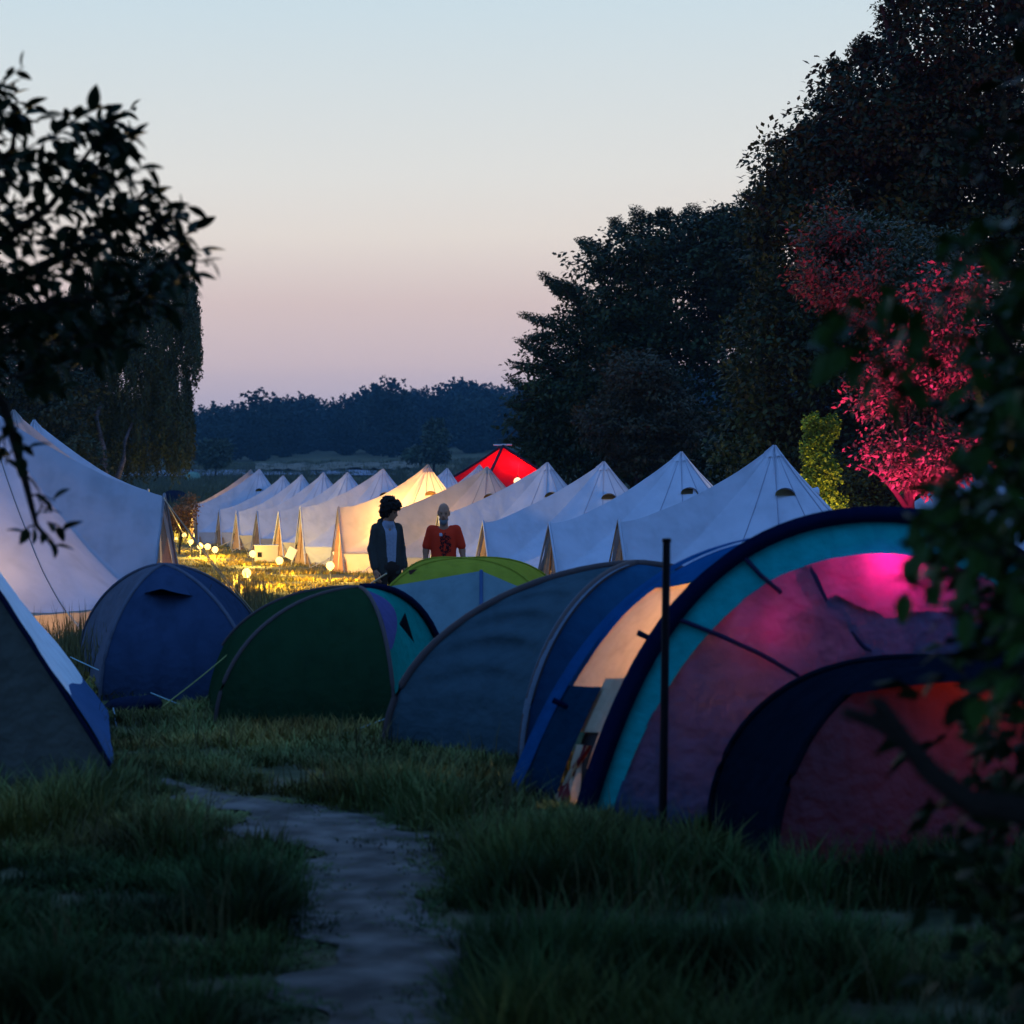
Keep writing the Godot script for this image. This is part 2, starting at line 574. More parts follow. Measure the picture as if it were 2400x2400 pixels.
func trees_beyond() -> void:
	var oak := clump(40, 0.46, 0.13, 0.095)
	var horn := clump(40, 0.55, 0.16, 0.10, 0.35)
	# broad dark tree in the middle distance, its lower branches held out in layers
	var d := 73.0
	var lob := [lobe(1590, 690, d, 170, 190, 3.5, 620), lobe(1450, 720, d, 120, 170, 3, 420), lobe(1400, 860, d, 160, 160, 3, 460), lobe(1310, 950, d, 118, 130, 2.5, 340), lobe(1560, 900, d, 220, 200, 4, 640), lobe(1400, 1050, d, 190, 80, 3, 420), lobe(1620, 1060, d, 190, 90, 3, 360), lobe(1530, 590, d, 110, 80, 2.5, 200), lobe(1700, 620, d, 110, 130, 3, 380), lobe(1760, 780, d, 110, 160, 3, 300), lobe(1730, 560, d, 90, 90, 2.5, 420), lobe(1745, 680, d, 90, 130, 2.5, 420)]
	var ex := []
	for q in [[1330, 690, 1270, 640], [1360, 700, 1310, 660], [1300, 760, 1225, 735], [1310, 790, 1240, 790], [1290, 830, 1215, 795], [1300, 880, 1200, 850], [1280, 930, 1190, 885], [1270, 960, 1195, 945], [1260, 1000, 1190, 985], [1270, 1040, 1185, 1030], [1280, 1080, 1200, 1075], [1400, 590, 1360, 560], [1460, 550, 1440, 510], [1510, 530, 1490, 485], [1560, 520, 1555, 490], [1610, 520, 1625, 480], [1660, 520, 1690, 490], [1440, 640, 1395, 590], [1330, 620 + 60, 1300, 660]]:
		ex.append([at(q[0], q[1], d - 0.5), at(q[2], q[3], d - rng.randf_range(-1, 1.5)), 22, 0.85])
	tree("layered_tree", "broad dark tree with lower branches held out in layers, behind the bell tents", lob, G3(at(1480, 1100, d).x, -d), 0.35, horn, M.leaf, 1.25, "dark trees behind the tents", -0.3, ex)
	# olive shrubs at its foot
	tree("undergrowth_tree", "small olive-toned tree standing in front of the broad layered one", [lobe(1500, 900, 67, 75, 75, 1.5, 260), lobe(1460, 1020, 67, 110, 90, 1.6, 360), lobe(1560, 1010, 67, 80, 110, 1.6, 300)], G3(at(1490, 1130, 67).x, -67), 0.15, horn, leafmat(Color(0.045, 0.042, 0.024), 0.7, 0.8), 0.95, "dark trees behind the tents", -0.2)
	# towering tree over the camp
	d = 44.0
	lob = [lobe(2250, 120, d, 190, 200, 3, 700), lobe(2450, 250, d, 260, 320, 3.5, 700), lobe(2080, 300, d, 190, 170, 3, 620), lobe(1960, 420, d, 180, 150, 2.5, 560), lobe(2150, 520, d, 260, 210, 3.5, 820), lobe(1880, 560, d, 130, 150, 2.5, 420), lobe(2000, 720, d, 220, 190, 3, 720), lobe(2250, 800, d, 260, 250, 3.5, 820), lobe(1860, 860, d, 150, 190, 2.5, 480), lobe(2030, 980, d, 210, 150, 3, 560), lobe(1830, 1060, d, 160, 110, 2.5, 380), lobe(2330, 1050, d, 260, 200, 3, 500), lobe(2300, -250, d, 350, 250, 3.5, 700), lobe(2700, 0, d, 350, 500, 4, 500), lobe(2700, 700, d, 330, 450, 4, 500), lobe(2330, 480, d, 190, 210, 3, 620)]
	ex = []
	for q in [[2100, 90, 2065, 10], [2120, 40, 2080, -40], [2000, 180, 1945, 145], [2030, 150, 2000, 110], [1960, 250, 1900, 240], [1930, 330, 1850, 310], [1940, 300, 1880, 290], [1880, 380, 1800, 340], [1860, 430, 1795, 400], [1830, 470, 1740, 455], [1840, 520, 1745, 500], [1810, 560, 1750, 560], [2040, 130, 2020, 90]]:
		ex.append([at(q[0], q[1], d), at(q[2], q[3], d - rng.randf_range(-1, 1)), 16, 0.75])
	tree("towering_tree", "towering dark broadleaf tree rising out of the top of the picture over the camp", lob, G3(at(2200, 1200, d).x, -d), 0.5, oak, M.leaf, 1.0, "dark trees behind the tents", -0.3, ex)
	# shrub caught by the red floodlight
	d = 23.5
	var red := clump(26, 0.26, 0.066, 0.040, 0.5)
	lob = [lobe(2010, 640, d + 2.5, 120, 90, 0.8, 300), lobe(2120, 700, d + 1.5, 120, 130, 0.8, 300), lobe(2180, 860, d, 110, 120, 0.7, 230), lobe(2250, 700, d, 130, 150, 0.8, 280), lobe(2030, 920, d, 70, 90, 0.6, 70), lobe(2050, 1040, d, 90, 60, 0.6, 90), lobe(2010, 1090, d, 80, 50, 0.6, 90), lobe(2170, 1090, d - 0.5, 80, 60, 0.5, 90), lobe(2240, 1060, d - 0.5, 50, 60, 0.5, 60), lobe(2330, 950, d, 80, 150, 0.7, 120), lobe(2080, 550, d + 3, 200, 120, 0.8, 260), lobe(1960, 640, d + 2.8, 90, 90, 0.7, 200), lobe(2020, 560, d + 3, 110, 70, 0.7, 150), lobe(2180, 620, d + 2, 110, 120, 0.8, 200)]
	tree("red_lit_shrub", "tall loose shrub glowing crimson and pink in the light of a red floodlight", lob, G3(at(2150, 1300, d).x, -d), 0.09, red, M.leaf_red, 1.0, "", 0.03)
	var fl := thing("floodlight", "small black floodlight throwing red light up into the shrub", "floodlight", G3(4.6, -20.5))
	var fg := Geo.new()
	fg.box(Vector3(0, 0.42, 0), Vector3(0.3, 0.22, 0.14), Basis(Vector3.RIGHT, 0.8))
	part("housing", fg, M.pole, fl)
	fg = Geo.new()
	fg.tube([Vector3(0, 0, 0), Vector3(0, 0.4, 0)], 0.02, 0.02, 6)
	fg.box(Vector3(0, 0.02, 0), Vector3(0.3, 0.03, 0.2))
	part("stand", fg, M.pole, fl)
	fg = Geo.new()
	fg.box(Vector3(0, 0.475, -0.052), Vector3(0.26, 0.18, 0.02), Basis(Vector3.RIGHT, 0.8))
	part("lens", fg, glow(Color(1, 0.02, 0.12), 3.0), fl)
	var sp := SpotLight3D.new()
	sp.name = "flood_beam"
	sp.light_color = Color(1, 0.03, 0.19).linear_to_srgb()
	sp.light_energy = 135.0
	sp.spot_range = 40.0
	sp.spot_attenuation = 2.0
	sp.spot_angle = 38.0
	sp.spot_angle_attenuation = 0.6
	sp.light_size = 0.1
	sp.shadow_enabled = true
	fl.add_child(sp)
	sp.position = Vector3(0, 0.53, -0.09)
	sp.look_at_from_position(fl.position + Vector3(0, 0.53, -0.09), fl.position + Vector3(-0.35, 0.53 + 3.9, -0.09 - 3.1), Vector3.UP)
	var fl2 = fl.duplicate()  # second floodlight, added to reach upper foliage that the first one misses
	fl2.name = numbered("floodlight")
	add_child(fl2)
	fl2.position = G3(3.0, -21.0)
	fl2.set_meta("label", "unseen second red floodlight added to light the upper shrub, nearer the sapling")
	for c in fl2.get_children():
		if c is SpotLight3D:
			c.spot_angle = 27.0
			c.light_energy = 62.0
			c.look_at_from_position(fl2.position + Vector3(0, 0.53, -0.09), at(2010, 660, 25.8), Vector3.UP)
	# sapling lit by a warm lamp behind the last tent
	d = 36.0
	lob = [lobe(1925, 1130, d, 42, 60, 0.3, 330), lobe(1915, 1060, d, 30, 62, 0.22, 240), lobe(1945, 1000, d, 15, 28, 0.12, 60), lobe(1905, 995, d, 15, 24, 0.12, 55), lobe(1935, 1180, d, 50, 40, 0.35, 120)]
	var sap := tree("sapling", "slender yellow-green sapling lit by a lamp behind the tall bell tent", lob, G3(at(1925, 1300, d).x, -d), 0.03, clump(12, 0.12, 0.06, 0.04), M.leaf_yellow, 1.0, "", -0.2)
	tree("dark_shrub", "low dark shrub filling the gap between the sapling and the red-lit shrub", [lobe(2010, 1150, 39, 120, 90, 0.8, 330), lobe(2130, 1130, 39, 110, 110, 0.8, 330), lobe(2270, 1120, 39, 120, 120, 0.8, 330)], G3(at(2080, 1250, 39).x, -39), 0.05, clump(26, 0.34, 0.10, 0.06), M.leaf, 1.0, "", -0.4)
	var bp := at(1945, 1215, d - 1.2)
	var bl := thing("garden_lamp", "small warm garden lamp on a stake lighting the sapling from below", "lamp", G3(bp.x, bp.z))
	var lg := Geo.new()
	lg.tube([Vector3.ZERO, Vector3(0, 0.75, 0)], 0.012, 0.012, 5)
	part("stake", lg, M.pole, bl)
	lg = Geo.new()
	lg.ball(Vector3(0, 0.8, 0), Vector3.ONE * 0.07)
	part("bulb", lg, glow(Color(1, 0.62, 0.2), 4.0), bl)
	omni(bl, Vector3(0, 0.8, 0), Color(1, 0.66, 0.2), 8.0)
	# weeping birch across the meadow
	d = 86.0
	var sw := strand(1.5, 34, 0.13, 0.08)
	var bt := thing("birch_tree", "weeping birch with hanging switches and pale trunks beyond the meadow", "tree", G3(at(270, 1110, d).x, -d))
	var xs := []
	var tn := []
	for q in [[400, 690, 60, 60, 260], [330, 640, 90, 50, 260], [250, 720, 100, 70, 330], [370, 800, 80, 80, 330], [180, 800, 100, 90, 330], [300, 880, 110, 80, 400], [400, 930, 50, 90, 260], [200, 950, 110, 80, 360], [330, 1000, 110, 60, 360], [420, 1010, 35, 60, 150], [445, 740, 22, 40, 70], [460, 800, 12, 50, 50], [230, 1050, 120, 40, 240]]:
		for i in int(q[4] * 0.9):
			var a := rv()
			var p := at(q[0] + a.x * q[2] * 0.95, q[1] + a.y * q[3] - 20, d + a.z * 2.6)
			xs.append(Transform3D(Basis(Vector3.UP, rng.randf() * TAU).scaled(Vector3(1, rng.randf_range(0.6, 1.2), 1)), p - bt.position))
			var t := rng.randf_range(0.55, 1.4)
			tn.append(Color(t, t, t))
	many("crown", sw, M.leaf_birch, xs, tn, bt)
	for q in [[245, 1130, 225, 975, 0.17, "trunk"], [275, 1120, 292, 1035, 0.12, "trunk"]]:
		var g := Geo.new()
		var a := at(q[0], q[1], d - 3.2) - bt.position
		var b := at(q[2], q[3], d - 2.9) - bt.position
		g.tube([a, a.lerp(b, 0.5) + Vector3(0.12, 0, 0), b, b + Vector3(0.2, 1.5, -2.2)], q[4], q[4] * 0.4, 8)
		part(q[5], g, M.birch, bt)
	# wood behind the bell tents on that side
	tree("meadow_tree", "dense grey-green tree filling the gap beside the weeping birch", [lobe(60, 850, 80, 120, 150, 3, 420), lobe(-80, 800, 80, 150, 250, 3, 420), lobe(130, 900, 82, 90, 130, 2.5, 300), lobe(20, 1000, 80, 170, 90, 3, 330), lobe(120, 1060, 80, 130, 60, 2.5, 220)], G3(at(40, 1130, 80).x, -80), 0.3, horn, leafmat(Color(0.034, 0.050, 0.030), 0.7, 0.7), 1.25, "", -0.35)
	tree("rust_shrub", "rust-brown shrub beside the lane of bell tents, lit by the lanterns", [lobe(420, 1215, 66, 32, 34, 0.5, 120), lobe(440, 1185, 68, 20, 26, 0.4, 60)], G3(at(420, 1260, 66).x, -66), 0.04, clump(14, 0.2, 0.1, 0.05), leafmat(Color(0.16, 0.08, 0.035), 0.8, 0.8), 1.0, "", -0.4)

# ---------------------------------------------------------------- bell tents
# hp: height of the peak, door: where its A-frame's top stands (world), rad: radius of the round part
func bell(label: String, cx: float, cz: float, py: float, door: Vector3, rad: float, lit := 0.0, mat_key := "canvas", group := "bell tents in two rows", called := "bell_tent", lamp_at := Vector3(0, 1.0, 0), face := 0.9) -> Node3D:
	var foot := G3(cx, cz)
	var t := thing(called, label, "tent", foot, group)
	var dv := door - foot
	var phi0 := atan2(dv.z, dv.x)
	var rd := Vector2(dv.x, dv.z).length()
	var hd := dv.y
	var hp := py - foot.y
	t.rotation.y = -phi0
	var he := 0.5
	var half := 0.72
	var top := Vector3(0, hp, 0)
	var rim := []
	var ang := 0.52
	for k in 7:  # down the far leg of the A-frame
		var f := k / 6.0
		var y := lerpf(hd, he, f)
		rim.append(Vector3(rd + 0.06 * f, y, half * (hd - y) / hd))
	var steps := 36
	for k in steps + 1:
		var a := lerpf(ang, TAU - ang, float(k) / steps)
		var w := cos(a * 12.0) * 0.03
		rim.append(Vector3(cos(a) * (rad + w), he + w * 0.6, sin(a) * (rad + w)))
	for k in 7:
		var f := 1.0 - k / 6.0
		var y := lerpf(hd, he, f)
		rim.append(Vector3(rd + 0.06 * f, y, -half * (hd - y) / hd))
	var m: Material = M[mat_key]
	var n := rim.size()
	var sd := cx * 13.7
	var surf := func(u: float, s: float) -> Vector3:
		var x := u * (n - 1)
		var i := mini(int(x), n - 2)
		var e: Vector3 = rim[i].lerp(rim[i + 1], x - i)
		var drop := pow(1.0 - s, 1.32 + 0.10 * sin(cx * 7.1 + cz))
		var p := Vector3(e.x * s, e.y + (hp - e.y) * drop, e.z * s)
		var a := atan2(e.z, e.x)
		p.y -= (0.035 + 0.02 * sin(sd * 3.0)) * sin(a * 11.0 + sd + 1.5 * sin(a * 2.0)) * s * (1 - s) * 2.0 + 0.05 * sin(s * PI) * maxf(0.0, cos(a)) 
		var pull := 0.018 * sin(a * 36.0 + sin(s * 7 + sd)) * (exp(-s * 9.0) + exp(-(1 - s) * 12.0))
		return p + Vector3(cos(a) * pull, pull * 0.6 + 0.05 * s * NZ.get_noise_3d(p.x * 60 + sd * 9.0, p.y * 60, p.z * 60), sin(a) * pull)
	var g := Geo.new()
	g.patch((n - 1) * 2, 22, func(u, v): return surf.call(u, 0.012 + v * 0.988))
	part("roof", g, m, t)
	# skirt wall
	g = Geo.new()
	g.patch((n - 1 - 12) * 2, 4, func(u, v):
		var i: float = 6.0 + u * (n - 13)
		var k := mini(int(i), n - 2)
		var e: Vector3 = rim[k].lerp(rim[k + 1], i - k)
		var a := atan2(e.z, e.x)
		var p := Vector3(e.x * (1.0 - 0.03 * v), (e.y + 0.015) * (1 - v) - 0.03 * v, e.z * (1.0 - 0.03 * v))
		var w = 0.02 * sin(a * 40 + sd) * v
		return p + Vector3(cos(a) * w, 0, sin(a) * w), 1, 1)
	part("wall", g, M.canvas_thin if lit > 0 or mat_key != "canvas" else m, t)
	# curtains of the doorway, parted a little
	for sgn in [-1.0, 1.0]:
		g = Geo.new()
		g.patch(12, 10, func(u, v):
			var y = hd * 0.985 * (1 - v)
			var w = half * v
			var gap := 0.07 * sin(v * PI) + 0.02
			var z := lerpf(gap * v, w, u)
			return Vector3(rd - 0.05 + 0.06 * v + 0.035 * sin(u * 22.0 + sd) * v, y, z * sgn))
		part("door_curtain", g, M.flap, t)
	# piping that edges the doorway
	g = Geo.new()
	g.tube([Vector3(rd + 0.07, 0, half + 0.01), Vector3(rd + 0.02, hd + 0.02, 0), Vector3(rd + 0.07, 0, -half - 0.01)], 0.022, 0.022, 6)
	part("door_piping", g, m, t)
	# hooded vents under the peak
	for k in 4:
		var a := -PI / 2 + k * PI / 2 + 0.25 + phi0 - 0.35 if k == 9 else k * PI / 2 + 0.55 + phi0
		var vg := Geo.new()
		var hole := Geo.new()
		var ring := []
		for i in 9:
			var f := i / 8.0 * PI
			ring.append(Vector2(cos(f) * 0.15, sin(f) * 0.13))
		var dirv := Vector3(cos(a), 0, sin(a))
		var sidev := Vector3(-sin(a), 0, cos(a))
		var aa := wrapf(a, 0.0, TAU)
		var er := rad
		if aa < ang or aa > TAU - ang: er = rd
		var sat := 0.62 / er
		var ya := he + (hp - he) * pow(1 - sat, 1.32)
		var slope := (he + (hp - he) * pow(1 - sat + 0.02, 1.32) - ya) / (0.02 * er)
		var upv := (-dirv + Vector3.UP * slope).normalized()
		var nv := (dirv * slope + Vector3.UP).normalized()
		var o := dirv * 0.62 + Vector3.UP * ya
		for i in 8:
			var p0 = o + sidev * ring[i].x + upv * ring[i].y
			var p1 = o + sidev * ring[i + 1].x + upv * ring[i + 1].y
			var lift := 0.10 * (1.0 - absf(cos((i + 0.5) / 8.0 * PI)) * 0.4)
			hole.tri(o + nv * 0.028, p0 + nv * 0.028, p1 + nv * 0.028)
			vg.quad(p0 + nv * 0.02, p1 + nv * 0.02, o + sidev * ring[i + 1].x * 1.02 + upv * ring[i + 1].y * 0.62 + nv * (0.02 + 0.09 * sin((i + 1) / 8.0 * PI)), o + sidev * ring[i].x * 1.02 + upv * ring[i].y * 0.62 + nv * (0.02 + 0.09 * sin(i / 8.0 * PI)))
		var vent := part("vent_hood", vg, m, t)
		part("vent_mesh", hole, M.hole, vent)
	# cap
	g = Geo.new()
	g.patch((n - 1), 5, func(u, v): return surf.call(u, 0.002 + v * 0.062) + Vector3(0, 0.012, 0))
	part("peak_cap", g, m, t)
	# seams
	for k in 12:
		var u := (7.0 + steps * (k + 0.5) / 12.0) / (n - 1)
		var sg := Geo.new()
		var q := []
		for i in 12: q.append(surf.call(u, 0.05 + 0.95 * i / 11.0) + Vector3(0, 0.004, 0))
		sg.tube(q, 0.009, 0.009, 3)
		part("seam", sg, M.seam if lit > 1.0 else M.seam_pale, t)
	# guy ropes
	for k in 12:
		var a := lerpf(ang, TAU - ang, (k + 0.5) / 12.0)
		var d := Vector3(cos(a), 0, sin(a))
		var rg := Geo.new()
		var e := d * (rad + 1.15)
		rg.tube([d * rad + Vector3.UP * he, e + Vector3(0, 0.02, 0)], 0.012, 0.012, 4)
		rg.tube([e + Vector3(0, -0.1, 0), e + d * 0.04 + Vector3(0, 0.12, 0)], 0.012, 0.01, 4)
		part("guy_rope", rg, M.rope, t)
	# centre pole
	g = Geo.new()
	g.tube([Vector3(0, -0.05, 0), Vector3(0, hp - 0.05, 0)], 0.022, 0.022, 6)
	part("centre_pole", g, M.peg, t)
	if lit > 9.0:
		var lg := Geo.new()
		lg.ball(Vector3(-0.3, 1.1, 0.2), Vector3.ONE * 0.05, 10, 6)
		part("lamp_bulb", lg, glow(Color(1, 0.6, 0.22), 5.0), t)
		omni(t, Vector3(-0.3, 1.1, 0.2), Color(1, 0.60, 0.22), lit * 0.8)
	if lit > 0.0:
		var lg := Geo.new()
		lg.ball(lamp_at, Vector3.ONE * 0.05, 10, 6)
		part("lamp_bulb", lg, glow(Color(1, 0.6, 0.22), 5.0), t)
		omni(t, lamp_at, Color(1, 0.60, 0.22), lit)
	return t

func bell_tents() -> void:
	# row along the lane: peak px, py, depth; door px, py; light
	var row := [
		["tall bell tent at the head of the row, beside the yellow sapling", 1815, 1045, 30.0, 1453, 1222, 0.25],
		["bell tent second from the sapling end of the row, its tan curtain showing", 1597, 1060, 35.0, 1290, 1228, 0.06],
		["bell tent third from the sapling end, with a wide tan doorway", 1415, 1083, 40.0, 1135, 1224, 0.08],
		["blue-shaded bell tent just in front of the red tent", 1283, 1085, 44.0, 1030, 1205, 0.0],
		["softly glowing bell tent behind the man in the red T-shirt", 1142, 1095, 48.0, 905, 1200, 1.3],
		["brightly lit golden bell tent behind the man in the dark jacket", 1003, 1090, 52.0, 795, 1190, 14.0],
		["dim bell tent next to the golden one, with a dark doorway", 898, 1100, 57.0, 706, 1190, 0.0],
		["dim bell tent two beyond the golden one", 815, 1108, 62.0, 655, 1200, 0.1],
		["dim bell tent three beyond the golden one", 758, 1108, 67.0, 604, 1198, 0.1],
		["narrow bell tent fourth beyond the golden one", 707, 1113, 72.0, 556, 1198, 0.1],
		["bell tent next to last in the row, overlapped by its neighbours", 664, 1115, 77.0, 515, 1195, 0.0],
		["bell tent at the far end of the row, seen whole against the meadow", 608, 1100, 81.0, 462, 1182, 0.0],
		["lit bell tent behind the end of the row, one glowing roof edge showing", 588, 1101, 84.0, 452, 1182, 3.0],
	]
	var i := 0
	for r in row:
		var p := at(r[1], r[2], r[3])
		var dr := at(r[4], r[5], r[3] - 0.8)
		var rad := 2.2
		bell(r[0], p.x, p.z, p.y, dr, rad, r[6], "canvas_thin" if r[6] >= 1.0 else "canvas", "bell tents along the lane", "bell_tent", Vector3(0.7, 0.75, 0))
		i += 1
	# second row behind
	for r in [["blue-grey bell tent of the second row, its tip between the golden and the glowing one", 1048, 1098, 60.0, 900, 1175], ["bell tent tip of the second row in front of the red canopy", 1124, 1090, 57.0, 980, 1180], ["pale bell tent half hidden by leaves behind the big tunnel tent", 2290, 1060, 26.5, 1985, 1240]]:
		var p := at(r[1], r[2], r[3])
		bell(r[0], p.x, p.z, p.y, at(r[4], r[5], r[3] - 0.8), 2.1, 0.0, "canvas", "bell tents of the second row")
	# rows on the other side of the lane
	var l1 := at(-40, 945, 27.5)
	var t1 := bell("large bell tent across the lane, hem raised over a lit wall strip", l1.x, l1.z, l1.y, at(382, 1162, 26.9), 2.9, 7.0, "canvas_mid", "bell tents across the lane", "bell_tent", Vector3(0.3, 0.32, 1.75))
	var l2 := at(32, 962, 33.0)
	bell("bell tent across the lane with a glowing roof edge, middle peak of three", l2.x, l2.z, l2.y, at(330, 1160, 32.4), 2.5, 2.2, "canvas_thin", "bell tents across the lane")
	var l3 := at(80, 985, 38.0)
	bell("bell tent across the lane, lowest of the three overlapping peaks", l3.x, l3.z, l3.y, at(345, 1150, 37.4), 2.5, 0.0, "canvas", "bell tents across the lane")

func red_tent() -> void:
	var c := at(1178, 1047, 62.0)
	var foot := G3(c.x, c.z)
	var t := thing("canopy_tent", "red pyramid canopy glowing from inside, behind the bell tents", "tent", foot)
	t.rotation.y = 0.5
	var h := c.y - foot.y
	var s := 2.05
	var cs := [Vector3(s, 1.75, s), Vector3(-s, 1.75, s), Vector3(-s, 1.75, -s), Vector3(s, 1.75, -s)]
	var m := cloth(Color(0.45, 0.012, 0.025), 0.8, Color(1.0, 0.03, 0.06), 0.9, 1.0, 0.5)
	for k in 4:
		var a: Vector3 = cs[k]
		var b: Vector3 = cs[(k + 1) % 4]
		var g := Geo.new()
		g.patch(16, 14, func(u, v):
			var e := a.lerp(b, u)
			e.y += 0.12 * sin(u * PI)
			var p := Vector3(0, h, 0).lerp(e, v)
			p.y -= 0.35 * v * (1 - v) + 0.03 * sin(u * 25.0) * v * (1 - v)
			return p)
		part("roof_panel", g, m, t)
		g = Geo.new()
		g.patch(14, 4, func(u, v):
			var e := a.lerp(b, u)
			return Vector3(e.x, lerpf(1.75 + 0.12 * sin(u * PI), 0.0, v), e.z) + Vector3(0.02 * sin(u * 30), 0, 0.02 * cos(u * 27)) * v)
		part("side_wall", g, m, t)
		g = Geo.new()
		var q := []
		for i in 8:
			var v := i / 7.0
			q.append(Vector3(0, h, 0).lerp(a, v) + Vector3(0, 0.03 - 0.35 * v * (1 - v), 0))
		g.tube(q, 0.045, 0.045, 5)
		part("ridge_webbing", g, mat(Color(0.02, 0.012, 0.03), 0.8), t)
		g = Geo.new()
		g.tube([a, a * 1.55 * Vector3(1, 0, 1) + Vector3(0, 0.02, 0)], 0.012, 0.012, 4)
		part("guy_rope", g, M.rope, t)
		g = Geo.new()
		g.tube([Vector3(a.x, 0, a.z) * 0.99, a * 0.99], 0.025, 0.025, 6)
		part("corner_pole", g, M.peg, t)
	var g2 := Geo.new()
	g2.tube([Vector3(-0.35, h + 0.05, 0.1), Vector3(0.35, h + 0.06, -0.1)], 0.03, 0.03, 6)
	part("ridge_bar", g2, mat(Color(0.5, 0.5, 0.55), 0.5), t)
	var lg := Geo.new()
	lg.ball(Vector3(0.15, h - 0.75, 0.5), Vector3.ONE * 0.08)
	part("lamp_bulb", lg, glow(Color(1, 0.85, 0.7), 6.0), t)
	omni(t, Vector3(0.15, h - 0.75, 0.5), Color(1, 0.8, 0.65), 6.0)
	var lp := at(1213, 1128, 58.5)
	var b := thing("hanging_lamp", "pale yellow lamp globe at the corner of the red canopy", "lamp", lp)
	lg = Geo.new()
	lg.ball(Vector3.ZERO, Vector3.ONE * 0.11)
	part("globe", lg, glow(Color(1, 0.72, 0.35), 1.6), b)
	lg = Geo.new()
	lg.tube([Vector3(0, 0.1, 0), Vector3(0.05, 0.5, -1.0)], 0.01, 0.01, 4)
	part("cord", lg, M.pole, b)
	omni(b, Vector3.ZERO, Color(1, 0.7, 0.35), 0.8, 0.1)

# ---------------------------------------------------------------- small tents
# corners go round the tent; panel k lies between corner k and k+1
func dome(t: Node3D, corners: Array, apex: Vector3, mats: Array, sleeve: Material, names: Array, sleeve_r := 0.02, p := 0.85, sag := 0.05, wr := 0.012, seed_ := 1.0, raise := 0.02) -> Array:
	var o := t.position
	var pole := func(i: int, s: float) -> Vector3:
		var c: Vector3 = corners[i % 4] - o
		var top := apex - o
		var th := s * PI / 2
		var hor := pow(cos(th), p)
		return Vector3(lerpf(top.x, c.x, hor), c.y + (top.y - c.y) * sin(th), lerpf(top.z, c.z, hor))
	for k in 4:
		var g := Geo.new()
		var inward: Vector3 = (apex - o) * Vector3(1, 0, 1) - ((corners[k] + corners[(k + 1) % 4]) * 0.5 - o) * Vector3(1, 0, 1)
		inward = inward.normalized()
		g.patch(26, 64 if seed_ > 4.0 and seed_ < 5.0 else 24, func(u, v):
			var s: float = 0.002 + v * 0.998
			var a: Vector3 = pole.call(k, 1.0 - s)
			var b: Vector3 = pole.call(k + 1, 1.0 - s)
			var q := a.lerp(b, u)
			var e := sin(u * PI)
			q += inward * sag * e * sin(s * PI) * a.distance_to(b)
			# folds that run from the corners and the apex
			var f := sin((u - 0.5) * 16.0 * (0.4 + s) + seed_ * 3 + s * 3.0) * 0.5 + sin(u * 31.0 - s * 9.0 + seed_) * 0.3 + 1.6 * NZ.get_noise_3d(q.x * 70 + seed_ * 50, q.y * 70, q.z * 70)
			q -= inward * wr * f * e
			if seed_ > 4.0 and seed_ < 5.0 and k == 0: q -= inward * 0.04 * e * sin(s * 52.0 + 5.0 * u + 2.0 * sin(u * 4.0)) * smoothstep(0.05, 0.4, s) * smoothstep(0.95, 0.5, s)
			q.y += raise * e * v * v * v
			return q)
		part(names[k], g, mats[k], t)
	for k in 4:
		var g := Geo.new()
		var q := []
		for i in 19: q.append(pole.call(k, i / 18.0) + Vector3(0, 0.004, 0))
		g.tube(q, sleeve_r, sleeve_r, 6)
		part("pole_sleeve", g, sleeve, t)
	return [pole]

func rope(t: Node3D, a: Vector3, b: Vector3, r := 0.004, m: Material = null) -> void:
	var g := Geo.new()
	var q := []
	for i in 7:
		var f := i / 6.0
		q.append(a.lerp(b, f) - t.position - Vector3(0, 0.015 * sin(f * PI), 0))
	g.tube(q, r, r, 4)
	part("guy_rope", g, m if m else M.rope, t)

